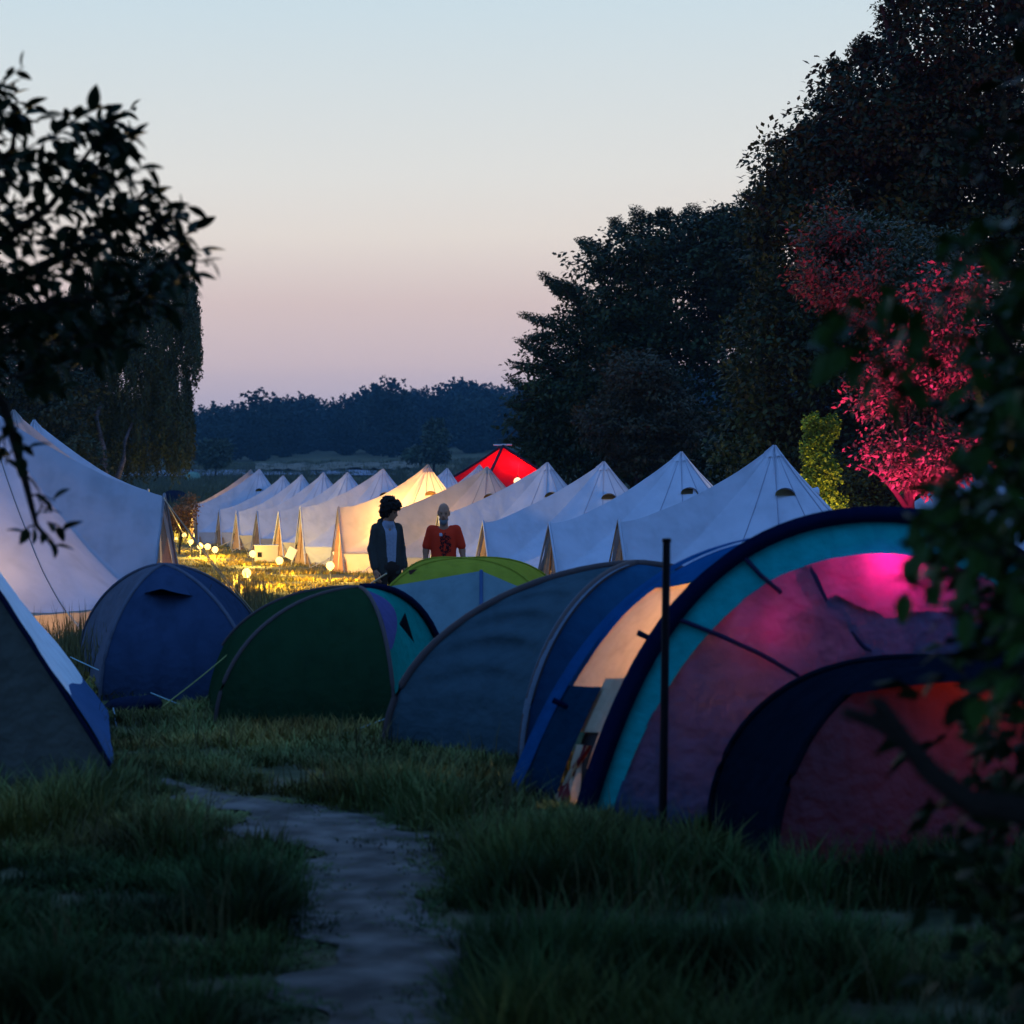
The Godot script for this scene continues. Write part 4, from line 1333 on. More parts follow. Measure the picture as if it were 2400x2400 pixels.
func nets(ps: Array, k: float, cell: float, cut = null) -> Geo:
	var lo := Vector3.ONE * 1e3
	var hi := -lo
	for q in ps:
		if q[0] == 0:
			for e in 2:
				lo = lo.min(q[1 + e] - Vector3.ONE * q[3 + e])
				hi = hi.max(q[1 + e] + Vector3.ONE * q[3 + e])
		else:
			lo = lo.min(q[1] - q[2])
			hi = hi.max(q[1] + q[2])
	lo -= Vector3.ONE * cell * 3
	hi += Vector3.ONE * cell * 3
	var n := Vector3i(((hi - lo) / cell).ceil()) + Vector3i.ONE
	n = Vector3i((n.x + 3) / 4 * 4, (n.y + 3) / 4 * 4, (n.z + 3) / 4 * 4)
	var f := PackedFloat32Array()
	f.resize(n.x * n.y * n.z)
	for bz in n.z / 4:
		for by in n.y / 4:
			for bx in n.x / 4:
				var mid := lo + (Vector3(bx, by, bz) * 4.0 + Vector3.ONE * 1.5) * cell
				var dm := sdf(ps, mid, k)
				var skip := absf(dm) > cell * 5.0 and cut == null
				if cut != null and dm > cell * 5.0: skip = true
				for z in 4:
					for y in 4:
						for x in 4:
							var i := (bx * 4 + x) + n.x * ((by * 4 + y) + n.y * (bz * 4 + z))
							if skip: f[i] = dm
							else:
								var p := lo + Vector3(bx * 4 + x, by * 4 + y, bz * 4 + z) * cell
								var d := sdf(ps, p, k)
								if cut != null: d = cut.call(p, d)
								f[i] = d
	var g := Geo.new()
	var at_ := {}
	var offs := [0, 1, n.x, n.x + 1, n.x * n.y, n.x * n.y + 1, n.x * n.y + n.x, n.x * n.y + n.x + 1]
	for z in n.z - 1:
		for y in n.y - 1:
			var row := n.x * (y + n.y * z)
			for x in n.x - 1:
				var i := row + x
				var s := 0
				for o in offs:
					if f[i + o] < 0: s += 1
				if s == 0 or s == 8: continue
				var c := Vector3.ZERO
				var m := 0
				for e in [[0, 1], [2, 3], [4, 5], [6, 7], [0, 2], [1, 3], [4, 6], [5, 7], [0, 4], [1, 5], [2, 6], [3, 7]]:
					var fa := f[i + offs[e[0]]]
					var fb := f[i + offs[e[1]]]
					if (fa < 0) == (fb < 0): continue
					var t := fa / (fa - fb)
					var a := Vector3(e[0] & 1, (e[0] >> 1) & 1, (e[0] >> 2) & 1)
					var b := Vector3(e[1] & 1, (e[1] >> 1) & 1, (e[1] >> 2) & 1)
					c += a.lerp(b, t)
					m += 1
				at_[i] = g.v.size()
				g.v.append(lo + (Vector3(x, y, z) + c / m) * cell)
				g.uv.append(Vector2.ZERO)
	var st := [1, n.x, n.x * n.y]
	for i in at_.keys():
		for ax in 3:
			var fa := f[i]
			var fb: float = f[i + st[ax]]
			if (fa < 0) == (fb < 0): continue
			var u: int = st[(ax + 1) % 3]
			var w: int = st[(ax + 2) % 3]
			if not (at_.has(i - u) and at_.has(i - w) and at_.has(i - u - w)): continue
			var q := [at_[i], at_[i - u], at_[i - u - w], at_[i - w]]
			if fa < 0: q.reverse()
			g.ix.append_array([q[0], q[1], q[2], q[0], q[2], q[3]])
	return g

func hand(w: Vector3, dir: Vector3, thumb: Vector3) -> Array:   # wrist, finger direction, side of the thumb
	var out := []
	var nrm := dir.cross(thumb).normalized()
	var k := w + dir * 0.085
	out.append(cap(w, w + dir * 0.03, 0.026, 0.028))
	for i in 4:
		var off := thumb * (0.028 - i * 0.0185)
		out.append(cap(w + dir * 0.02 + off * 0.5, k + off, 0.018, 0.013))
	for i in 4:
		var off := thumb * (0.030 - i * 0.020)
		var l: float = [0.040, 0.046, 0.042, 0.033][i]
		var a := k + off
		var b := a + (dir * 0.95 - nrm * 0.25).normalized() * l
		var c := b + (dir * 0.75 - nrm * 0.65).normalized() * l * 0.75
		var e := c + (dir * 0.45 - nrm * 0.9).normalized() * l * 0.5
		out.append_array([cap(a, b, 0.0092, 0.0085), cap(b, c, 0.0085, 0.0078), cap(c, e, 0.0078, 0.0068)])
	var ta := w + dir * 0.025 + thumb * 0.026
	var tb := ta + (dir * 0.7 + thumb * 0.55 - nrm * 0.3).normalized() * 0.042
	out.append_array([cap(ta, tb, 0.015, 0.0105), cap(tb, tb + (dir * 0.95 + thumb * 0.1 - nrm * 0.3).normalized() * 0.03, 0.0105, 0.009)])
	return out

func join(g: Geo, h: Geo, tr: Transform3D) -> void:
	var o := g.v.size()
	for p in h.v: g.v.append(tr * p)
	g.uv.append_array(h.uv)
	for i in h.ix: g.ix.append(o + i)

func head_shape() -> Array:     # face towards +z, neck at the origin
	return [egg(Vector3(0, 0.135, -0.012), Vector3(0.076, 0.098, 0.096)), egg(Vector3(0, 0.075, 0.02), Vector3(0.058, 0.075, 0.070)), cap(Vector3(0, 0.02, 0.055), Vector3(0, 0.012, 0.066), 0.026, 0.020), cap(Vector3(0, -0.07, -0.02), Vector3(0, 0.05, -0.01), 0.058, 0.052),
		cap(Vector3(0, 0.115, 0.082), Vector3(0, 0.078, 0.104), 0.009, 0.015), cap(Vector3(-0.032, 0.132, 0.072), Vector3(0.032, 0.132, 0.072), 0.013, 0.013), cap(Vector3(-0.018, 0.045, 0.080), Vector3(0.018, 0.045, 0.080), 0.010, 0.010),
		egg(Vector3(-0.079, 0.10, -0.012), Vector3(0.010, 0.031, 0.020)), egg(Vector3(0.079, 0.10, -0.012), Vector3(0.010, 0.031, 0.020))]

func face_parts(t: Node3D, tr: Transform3D) -> void:
	for s in [-1.0, 1.0]:
		var g := Geo.new()
		g.ball(tr * Vector3(s * 0.031, 0.108, 0.074), Vector3.ONE * 0.012, 8, 6)
		part("eye", g, mat(Color(0.03, 0.025, 0.02), 0.3), t)
	var g := Geo.new()
	g.tube([tr * Vector3(-0.022, 0.043, 0.088), tr * Vector3(0, 0.042, 0.094), tr * Vector3(0.022, 0.043, 0.088)], 0.0045, 0.0045, 5)
	part("mouth", g, mat(Color(0.12, 0.03, 0.03), 0.6), t)

func legs() -> Array:
	return [cap(Vector3(-0.07, 0.92, 0), Vector3(0.07, 0.92, 0), 0.125, 0.125), cap(Vector3(-0.095, 0.88, 0), Vector3(-0.105, 0.48, 0.01), 0.095, 0.065), cap(Vector3(-0.105, 0.48, 0.01), Vector3(-0.11, 0.09, -0.02), 0.065, 0.055), cap(Vector3(0.095, 0.88, 0), Vector3(0.11, 0.48, 0.03), 0.095, 0.065), cap(Vector3(0.11, 0.48, 0.03), Vector3(0.13, 0.09, 0.0), 0.065, 0.055)]

func shoes(t: Node3D) -> void:
	for s in [-1.0, 1.0]:
		var g := nets([cap(Vector3(s * 0.115, 0.045, -0.06), Vector3(s * 0.125, 0.04, 0.13), 0.045, 0.038), cap(Vector3(s * 0.115, 0.09, -0.04), Vector3(s * 0.115, 0.05, -0.03), 0.045, 0.05)], 0.02, 0.014)
		part("shoe", g, M.pole, t)

func people() -> void:
	# man in the red T-shirt
	var f := at(1040, 1300, 26.3)
	var t := thing("person", "bald man with a white beard in a red printed T-shirt, arms at his sides", "person", G3(f.x, f.z), "", 0.06)
	t.scale = Vector3(0.93, 1.0, 0.95)
	var sk := [cap(Vector3(-0.185, 1.44, 0), Vector3(-0.245, 1.17, -0.01), 0.052, 0.042), cap(Vector3(-0.245, 1.17, -0.01), Vector3(-0.262, 0.92, 0.05), 0.042, 0.028), cap(Vector3(0.185, 1.44, 0), Vector3(0.255, 1.17, -0.01), 0.052, 0.042), cap(Vector3(0.255, 1.17, -0.01), Vector3(0.292, 0.92, 0.05), 0.042, 0.028), cap(Vector3(-0.15, 1.42, 0), Vector3(0.15, 1.42, 0), 0.045, 0.045), cap(Vector3(0, 1.36, 0), Vector3(0, 1.55, 0), 0.07, 0.056)]
	var body := nets(sk, 0.03, 0.014)
	var ht := Transform3D(Basis(Vector3.UP, -0.05) * Basis(Vector3.RIGHT, 0.08), Vector3(0, 1.545, 0.015))
	join(body, nets(head_shape(), 0.022, 0.007), ht)
	join(body, nets(hand(Vector3(-0.262, 0.915, 0.052), Vector3(0.05, -0.98, 0.15).normalized(), Vector3(0.25, 0.1, 0.95).normalized()), 0.008, 0.005), Transform3D())
	join(body, nets(hand(Vector3(0.292, 0.915, 0.052), Vector3(-0.05, -0.98, 0.15).normalized(), Vector3(-0.25, 0.1, 0.95).normalized()), 0.008, 0.005), Transform3D())
	part("body", body, M.skin, t)
	face_parts(t, ht)
	var br := nets([egg(Vector3(0, -0.002, 0.052), Vector3(0.046, 0.044, 0.044)), cap(Vector3(-0.052, 0.03, 0.02), Vector3(0, -0.01, 0.06), 0.016, 0.026), cap(Vector3(0.052, 0.03, 0.02), Vector3(0, -0.01, 0.06), 0.016, 0.026)], 0.02, 0.007)
	var bb := Geo.new()
	join(bb, br, ht)
	part("beard", bb, mat(Color(0.15, 0.145, 0.15), 0.95), t)
	var shirt := [cap(Vector3(-0.060, 0.90, 0), Vector3(-0.075, 1.36, 0), 0.108, 0.104), cap(Vector3(0.060, 0.90, 0), Vector3(0.075, 1.36, 0), 0.108, 0.104), cap(Vector3(0, 0.9, 0.015), Vector3(0, 1.34, 0.015), 0.11, 0.105), cap(Vector3(-0.155, 1.435, -0.005), Vector3(0.155, 1.435, -0.005), 0.060, 0.060), cap(Vector3(-0.175, 1.43, 0), Vector3(-0.236, 1.235, -0.005), 0.064, 0.060), cap(Vector3(0.175, 1.43, 0), Vector3(0.246, 1.235, -0.005), 0.064, 0.060)]
	var neckline := func(p: Vector3, d: float) -> float:
		var e := d + 0.006 * NZ.get_noise_3d(p.x * 600, p.y * 300, p.z * 600)
		e = maxf(e, 0.085 - Vector2(p.x, p.z - 0.01).length() - maxf(0.0, (1.475 - p.y)) * 1.2)
		return maxf(e, 0.86 - p.y)
	var sg := nets(shirt, 0.035, 0.013, neckline)
	var mred := mat(Color(0.62, 0.035, 0.012), 0.9)
	part("shirt", sg, mred, t)
	# faded dark print and its pale spot on the chest
	var pg := Geo.new()
	var spot := Geo.new()
	var zf := func(x: float, y: float) -> float:
		var z := 0.30
		for i in 40:
			var dd: float = sdf(shirt, Vector3(x, y, z), 0.035)
			if dd < 0.006: break
			z -= maxf(dd * 0.8, 0.001)
		return z
	var n := 30
	for j in n:
		for i in n:
			var x := -0.105 + 0.21 * i / n
			var y := 1.10 + 0.30 * j / n
			var st := 0.21 / n
			var sy := 0.30 / n
			var ell := pow((x - 0.015) / 0.075, 2) + pow((y - 1.24) / 0.135, 2)
			var nz := NZ.get_noise_2d(x * 1500, y * 1200)
			if ell + nz * 0.9 < 0.95 and NZ.get_noise_2d(x * 4000 + 50, y * 4000) > -0.22:
				pg.quad(Vector3(x, y, zf.call(x, y)), Vector3(x, y + sy, zf.call(x, y + sy)), Vector3(x + st, y + sy, zf.call(x + st, y + sy)), Vector3(x + st, y, zf.call(x + st, y)))
			if pow((x + 0.045) / 0.022, 2) + pow((y - 1.372) / 0.024, 2) < 1.0 + nz:
				spot.quad(Vector3(x, y, zf.call(x, y) + 0.003), Vector3(x, y + sy, zf.call(x, y + sy) + 0.003), Vector3(x + st, y + sy, zf.call(x + st, y + sy) + 0.003), Vector3(x + st, y, zf.call(x + st, y) + 0.003))
	part("shirt_print", pg, mat(Color(0.035, 0.008, 0.010), 0.9), t)
	part("shirt_print", spot, mat(Color(0.42, 0.36, 0.40), 0.9), t, "pale spot in the print")
	part("trousers", nets(legs(), 0.03, 0.016), mat(Color(0.03, 0.03, 0.04), 0.9), t)
	shoes(t)
	# man in the dark jacket, turned towards him
	f = at(908, 1300, 26.0)
	t = thing("person", "man with thick dark hair in a dark jacket over a pale shirt, looking aside", "person", G3(f.x, f.z), "", 0.62)
	t.scale = Vector3(0.92, 1.0, 0.95)
	sk = [cap(Vector3(0, 1.46, -0.01), Vector3(0, 1.62, 0.01), 0.065, 0.055), cap(Vector3(-0.225, 1.22, -0.03), Vector3(-0.235, 0.97, 0.06), 0.04, 0.029), cap(Vector3(0.225, 1.22, -0.03), Vector3(0.235, 0.97, 0.06), 0.04, 0.029), cap(Vector3(-0.17, 1.48, 0), Vector3(-0.225, 1.22, -0.03), 0.05, 0.042), cap(Vector3(0.17, 1.48, 0), Vector3(0.225, 1.22, -0.03), 0.05, 0.042), cap(Vector3(-0.15, 1.46, 0), Vector3(0.15, 1.46, 0), 0.06, 0.06)]
	body = nets(sk, 0.03, 0.014)
	ht = Transform3D(Basis(Vector3.UP, 0.62) * Basis(Vector3.RIGHT, 0.30), Vector3(0, 1.60, 0.03))
	join(body, nets(head_shape(), 0.022, 0.007), ht)
	join(body, nets(hand(Vector3(-0.236, 0.955, 0.064), Vector3(0.1, -0.95, 0.22).normalized(), Vector3(0.3, 0.2, 0.93).normalized()), 0.008, 0.005), Transform3D())
	join(body, nets(hand(Vector3(0.236, 0.955, 0.064), Vector3(-0.1, -0.95, 0.22).normalized(), Vector3(-0.3, 0.2, 0.93).normalized()), 0.008, 0.005), Transform3D())
	part("body", body, M.skin, t)
	face_parts(t, ht)
	var curl := func(p: Vector3, d: float) -> float:
		var e := d + 0.045 * NZ.get_noise_3d(p.x * 1900, p.y * 1900, p.z * 1900)
		return maxf(e, minf(p.z - 0.045 + maxf(0, p.y - 0.15) * 0.0, 0.135 - p.y + 0.0) if p.y < 0.16 and p.z > 0.0 else -1.0)
	var hairs := nets([egg(Vector3(0, 0.17, -0.03), Vector3(0.128, 0.115, 0.130)), egg(Vector3(0, 0.09, -0.065), Vector3(0.11, 0.11, 0.08)), egg(Vector3(0, 0.19, 0.055), Vector3(0.10, 0.065, 0.065)), egg(Vector3(0.085, 0.11, -0.03), Vector3(0.045, 0.075, 0.06)), egg(Vector3(-0.085, 0.11, -0.03), Vector3(0.045, 0.075, 0.06))], 0.03, 0.008, curl)
	var hg := Geo.new()
	join(hg, hairs, ht)
	part("hair", hg, mat(Color(0.012, 0.009, 0.008), 0.8), t)
	var torso := [cap(Vector3(-0.06, 0.98, 0), Vector3(-0.075, 1.40, 0), 0.105, 0.10), cap(Vector3(0.06, 0.98, 0), Vector3(0.075, 1.40, 0), 0.105, 0.10), cap(Vector3(-0.14, 1.475, -0.01), Vector3(0.14, 1.475, -0.01), 0.055, 0.055)]
	part("shirt", nets(torso + [cap(Vector3(-0.03, 1.53, 0.02), Vector3(0.03, 1.53, 0.02), 0.062, 0.062)], 0.03, 0.014), cloth(Color(0.30, 0.32, 0.40), 0.9, Color(1, 1, 1), 0.02, 0.6, 6.0), t)
	var jk := [cap(Vector3(-0.085, 0.93, -0.005), Vector3(-0.085, 1.40, -0.01), 0.126, 0.115), cap(Vector3(0.085, 0.93, -0.005), Vector3(0.085, 1.40, -0.01), 0.126, 0.115), cap(Vector3(-0.16, 1.475, -0.015), Vector3(0.16, 1.475, -0.015), 0.066, 0.066), cap(Vector3(-0.175, 1.47, -0.01), Vector3(-0.23, 1.22, -0.03), 0.070, 0.062), cap(Vector3(-0.23, 1.22, -0.03), Vector3(-0.243, 0.995, 0.05), 0.062, 0.050), cap(Vector3(0.175, 1.47, -0.01), Vector3(0.23, 1.22, -0.03), 0.070, 0.062), cap(Vector3(0.23, 1.22, -0.03), Vector3(0.243, 0.995, 0.05), 0.062, 0.050), cap(Vector3(-0.07, 1.55, -0.045), Vector3(0.07, 1.55, -0.045), 0.06, 0.06)]
	var open := func(p: Vector3, d: float) -> float:
		var e := d + 0.01 * NZ.get_noise_3d(p.x * 500, p.y * 350, p.z * 500)
		var v := 0.06 + 0.035 * clampf((p.y - 0.9) / 0.6, 0, 1)
		e = maxf(e, minf(v - absf(p.x), p.z - 0.0))
		e = maxf(e, 0.072 - Vector2(p.x, p.z - 0.01).length() if p.y > 1.46 else -1.0)
		if absf(p.x) < 0.19: e = maxf(e, 0.90 - p.y)
		return e
	var mj := cloth(Color(0.050, 0.050, 0.046), 0.95, Color(1, 1, 1), 0.02, 0.8, 7.0)
	part("jacket", nets(jk, 0.03, 0.013, open), mj, t)
	var tl := legs()
	for q in tl:
		q[1] = q[1] * Vector3(1, 1.07, 1)
		q[2] = q[2] * Vector3(1, 1.07, 1)
	part("trousers", nets(tl, 0.03, 0.016), mat(Color(0.028, 0.018, 0.014), 0.9), t)
	shoes(t)

# ---------------------------------------------------------------- branches close to the camera
func in_poly(p: Vector2, poly: PackedVector2Array) -> bool:
	return Geometry2D.is_point_in_polygon(p, poly)

func big_leaf(l: float, w: float, bend: float) -> ArrayMesh:     # along +z, upper side +y
	var g := Geo.new()
	g.patch(4, 7, func(u, v):
		var ww := w * 0.5 * pow(sin(PI * pow(v, 0.8) * 0.985 + 0.015), 0.85)
		var x = (u * 2 - 1) * ww
		return Vector3(x, absf(x) * 0.35 - bend * l * v * v, v * l))
	return g.mesh()

func leafy(t: Node3D, twigs: Array, meshes: Array, m: Material, most: int, scale: float) -> void:
	# twigs: [start, direction, length, leaves]
	var xs := []
	var tn := []
	var stems := Geo.new()
	var n := 0
	for w in twigs:
		var d: Vector3 = w[1].normalized()
		var a: Vector3 = w[0] - t.position
		stems.tube([a, a + d * w[2] * 0.5 + Vector3(0, 0.01, 0), a + d * w[2]], 0.005, 0.002, 4)
		for i in w[3]:
			var f: float = (i + 0.6) / w[3]
			var o = a + d * w[2] * f
			var sd := d.cross(Vector3.UP).normalized().rotated(d, i * 2.4 + rng.randf() * 0.6)
			var ld := (d * 0.55 + sd * rng.randf_range(0.5, 1.0) + Vector3(0, -0.25, 0) + rv() * 0.25).normalized()
			var up := (Vector3.UP + rv() * 0.6).normalized()
			var x := up.cross(ld).normalized()
			var s := scale * rng.randf_range(0.65, 1.2)
			var tr := Transform3D(Basis(x, ld.cross(x).normalized(), ld).scaled(Vector3.ONE * s), o)
			if n < most:
				var p := part("leaf", meshes[n % meshes.size()], m, t)
				p.transform = tr
			else:
				xs.append(tr)
				var q := rng.randf_range(0.7, 1.2)
				tn.append(Color(q, q, q))
			n += 1
	tag(part("twigs", stems, M.bark, t), "", "", "", "stuff")
	if xs.size(): many("foliage", meshes[0], m, xs, tn, t)

func front_growth() -> void:
	var ml := []
	for k in 4: ml.append(big_leaf(0.096, 0.046 + 0.004 * k, 0.1 + 0.09 * k))
	# branch reaching in over the lane
	var poly := PackedVector2Array([Vector2(-120, 190), Vector2(5, 205), Vector2(60, 240), Vector2(130, 280), Vector2(240, 240), Vector2(285, 300), Vector2(300, 380), Vector2(330, 430), Vector2(400, 490), Vector2(430, 560), Vector2(490, 590), Vector2(460, 640), Vector2(380, 640), Vector2(420, 700), Vector2(330, 700), Vector2(290, 770), Vector2(170, 850), Vector2(130, 930), Vector2(40, 880), Vector2(-120, 900)])
	var t := thing("overhanging_tree", "dark leafy tree reaching in with broad pointed leaves over the bell tents", "tree", G3(-4.6, -8.2))
	var tw := []
	while tw.size() < 205:
		var p := Vector2(rng.randf_range(-110, 490), rng.randf_range(195, 930))
		if not in_poly(p, poly): continue
		if NZ.get_noise_2d(p.x * 4.0, p.y * 4.0) < -0.16: continue
		var d := rng.randf_range(7.9, 9.6)
		tw.append([at(p.x - 45, p.y + rng.randf_range(-10, 50), d), Vector3(0.9, rng.randf_range(-0.3, 0.75), rng.randf_range(-0.6, 0.6)), rng.randf_range(0.13, 0.26), rng.randi_range(5, 9)])
	for e in [[-5, 250, 40, 215], [40, 290, 60, 245], [210, 310, 265, 255], [170, 290, 150, 270], [330, 500, 400, 490], [400, 590, 490, 588], [430, 620, 460, 650], [260, 330, 292, 360]]:
		var a := at(e[0], e[1], 8.8)
		var b := at(e[2], e[3], 8.7)
		tw.append([a, b - a, a.distance_to(b), 6])
	# hanging twig with its few leaves
	for e in [[20, 970, 30, 1010], [40, 1000, 30, 1060], [50, 1060, 60, 1120], [85, 1210, 110, 1175], [75, 1160, 130, 1175], [95, 1240, 135, 1285], [85, 1230, 50, 1250], [110, 1225, 155, 1245], [5, 1000, 15, 1090], [30, 1040, 75, 1050]]:
		var a := at(e[0], e[1], 8.6)
		var b := at(e[2], e[3], 8.6)
		tw.append([a, b - a, a.distance_to(b), 3])
	leafy(t, tw, ml, M.leaf_gloss, 300, 1.0)
	var o := t.position
	var br := Geo.new()
	br.tube([Vector3(0, -0.1, 0), Vector3(0.1, 1.6, 0), Vector3(0.35, 3.4, -0.1), Vector3(0.7, 5.5, 0.1)], 0.19, 0.09, 10)
	part("trunk", br, M.bark, t)
	for q in [Vector3(5.4, 6.4, 6.0), Vector3(8.2, 6.0, 3.6), Vector3(1.4, 6.2, 3.6), Vector3(4.5, 6.6, 11.0)]:  # limbs leading up into the canopy added overhead
		br = Geo.new()
		br.tube([Vector3(0.5, 4.4, 0), Vector3(0.7, 5.8, 0.4), q * Vector3(0.5, 0, 0.5) + Vector3(0, 6.3, 0), q], 0.08, 0.02, 7)
		part("limb", br, M.bark, t)
	for q in [[Vector3(0.2, 2.3, 0), [-60, 620], [120, 480], [270, 270]], [Vector3(0.15, 2.0, 0), [-80, 700], [150, 600], [330, 500], [470, 600]], [Vector3(0.1, 1.8, 0), [-90, 800], [60, 720], [230, 700], [380, 660]], [Vector3(0.1, 1.7, 0), [-80, 850], [10, 950], [55, 1110], [85, 1230], [135, 1295]], [Vector3(0.3, 2.8, 0), [-70, 450], [30, 350], [40, 230]]]:
		br = Geo.new()
		var pts := [q[0]]
		for e in q.slice(1): pts.append(at(e[0], e[1], 8.7) - o)
		br.tube(pts, 0.035, 0.005, 6)
		part("limb", br, M.bark, t)
	# the rest of that tree's crown, joined with a canopy added for shade
	var xs := []
	var tn := []
	fill([[Vector3(-4.6, 4.6, -8.6), Vector3(2.1, 1.9, 2.4), 500], [Vector3(-4.4, 5.4, -5.5), Vector3(2.4, 1.5, 2.6), 500], [Vector3(-5.0, 3.0, -8.0), Vector3(1.6, 1.6, 2.0), 260]], 1.0, xs, tn, -0.3)
	fill([[Vector3(-3.2, 6.3, -4.6), Vector3(3.4, 1.2, 4.6), 450], [Vector3(0.6, 6.9, -2.2), Vector3(3.6, 1.2, 5.0), 450], [Vector3(3.6, 6.2, -4.6), Vector3(3.0, 1.2, 4.6), 400], [Vector3(0.0, 6.4, 3.0), Vector3(6.0, 1.8, 3.5), 320], [Vector3(0.0, 3.2, 8.0), Vector3(9.0, 3.4, 1.6), 420]], 2.9, xs, tn, -0.45)  # unseen canopy added over and behind the camera to shade the foreground
	var keep := []
	var kt := []
	for i in xs.size():
		var p: Vector3 = xs[i].origin - EYE
		if p.z < 0 and absf(p.x / -p.z) < 0.275 and absf(p.y / -p.z + 0.025) < 0.275: continue
		keep.append(xs[i].translated(-o))
		kt.append(tn[i])
	many("crown", clump(14, 0.3, 0.10, 0.05), M.leaf_gloss, keep, kt, t)
	# bush on the other side, close by
	poly = PackedVector2Array([Vector2(2310, 600), Vector2(2360, 540), Vector2(2500, 500), Vector2(2500, 1700), Vector2(2400, 1640), Vector2(2340, 1480), Vector2(2190, 1370), Vector2(2160, 1240), Vector2(2240, 1120), Vector2(2290, 1000), Vector2(2270, 900), Vector2(2310, 780), Vector2(2300, 700)])
	t = thing("leafy_bush", "close leafy bush in shadow with broad soft green leaves", "bush", G3(1.75, -4.9))
	tw = []
	for e in [[2000, 770, 1925, 755], [2030, 790, 1960, 730], [2060, 770, 2000, 715], [2010, 810, 1935, 830], [2080, 800, 2010, 850], [2120, 740, 2080, 690], [2140, 780, 2110, 760], [2180, 790, 2150, 770], [2120, 850, 2050, 880], [2170, 900, 2080, 930], [2200, 830, 2120, 860], [2150, 880, 2110, 950], [2280, 640, 2240, 560], [2300, 620, 2290, 540], [2330, 600, 2340, 520], [2260, 680, 2210, 690], [2200, 1190, 2140, 1240], [2220, 1230, 2130, 1310], [2240, 1270, 2160, 1380], [2260, 1190, 2210, 1170]]:
		var a := at(e[0], e[1], 4.9 + rng.randf_range(-0.2, 0.2))
		var b := at(e[2], e[3], 4.8)
		tw.append([a, b - a, a.distance_to(b), 4])
	var m2 := []
	while m2.size() < 115:
		var p := Vector2(rng.randf_range(2140, 2500), rng.randf_range(520, 1690))
		if not in_poly(p, poly): continue
		var d := rng.randf_range(4.4, 5.9)
		m2.append([at(p.x + 40, p.y + 10, d), Vector3(-0.8, rng.randf_range(-0.5, 0.7), rng.randf_range(-0.4, 0.8)), rng.randf_range(0.10, 0.2), rng.randi_range(4, 7)])
	var mb := []
	for k in 4: mb.append(big_leaf(0.078, 0.044 + 0.003 * k, 0.1 + 0.08 * k))
	leafy(t, tw + m2, mb, M.leaf_fresh, 300, 1.0)
	o = t.position
	for q in [[Vector3(0, -0.1, 0), Vector3(-0.05, 1.0, 0.05), Vector3(-0.3, 2.0, 0), Vector3(-0.62, 2.5, 0.05)], [Vector3(0.1, -0.1, 0), Vector3(0.1, 1.4, 0.1), Vector3(-0.2, 2.3, 0.1), Vector3(-0.45, 2.75, 0.1)], [Vector3(0.1, 0, 0), Vector3(0.2, 0.9, 0), Vector3(-0.15, 1.75, 0.0), Vector3(-0.6, 2.05, 0.0)]]:
		br = Geo.new()
		br.tube(q, 0.035, 0.008, 7)
		part("limb", br, M.bark, t)
	br = Geo.new()
	br.tube([at(2560, 1960, 4.4) - o, at(2400, 1900, 4.4) - o, at(2270, 1880, 4.4) - o, at(2180, 1810, 4.4) - o, at(2110, 1725, 4.4) - o, at(2050, 1690, 4.4) - o, at(1975, 1668, 4.4) - o], 0.036, 0.012, 8)
	part("bare_limb", br, M.bark, t, "bare crooked limb")
	br = Geo.new()
	br.tube([at(2110, 1725, 4.4) - o, at(2060, 1650, 4.4) - o, at(2040, 1640, 4.4) - o], 0.022, 0.012, 7)
	part("bare_limb", br, M.bark, t)
	xs = []
	tn = []
	fill([[Vector3(2.7, 1.7, -5.6), Vector3(1.2, 1.5, 1.6), 420], [Vector3(1.72, 1.5, -5.3), Vector3(0.5, 1.25, 0.8), 380], [Vector3(2.6, 3.6, -5.0), Vector3(1.5, 1.4, 2.6), 420], [Vector3(2.4, 4.6, -1.0), Vector3(2.0, 1.2, 3.0), 500]], 1.0, xs, tn, -0.4)
	keep = []
	kt = []
	for i in xs.size():
		var p: Vector3 = xs[i].origin - EYE
		var u := p.x / -p.z * FOC + 1200
		var v := 1080 - p.y / -p.z * FOC
		if p.z < -0.1 and u < (2400 if v < 1050 else 2320) + 40 * sin(v * 0.013) and v < 1700 and v > -200 and u > -100: continue
		if p.z < -0.1 and u < 2100 and u > -100 and v < 2600 and v > -200: continue
		keep.append(xs[i].translated(-o))
		kt.append(tn[i])
	many("foliage_mass", clump(14, 0.24, 0.08, 0.045), M.leaf_gloss, keep, kt, t)

# ---------------------------------------------------------------- grass
func tuft(n: int, h: float, w: float, spread: float, lean: float) -> ArrayMesh:
	var g := Geo.new()
	for i in n:
		var a := rng.randf() * TAU
		var o := Vector3(cos(a), 0, sin(a)) * spread * rng.randf()
		var d := Vector3(cos(a + rng.randfn() * 0.6), 0, sin(a + rng.randfn() * 0.6)) * lean * rng.randf_range(0.3, 1.2)
		var hh := h * rng.randf_range(0.55, 1.15)
		var s := Vector3(-d.z, 0, d.x).normalized() * w * 0.5
		var m := o + d * hh * 0.35 + Vector3(0, hh * 0.6, 0)
		var e := o + d * hh * 1.0 + Vector3(0, hh, 0)
		var k := g.v.size()
		g.v.append_array([o - s, o + s, m + s * 0.8, m - s * 0.8, e])
		for q in 5: g.uv.append(Vector2(0.5, 0.5))
		g.ix.append_array([k, k + 1, k + 2, k, k + 2, k + 3, k + 3, k + 2, k + 4])
	return g.mesh()

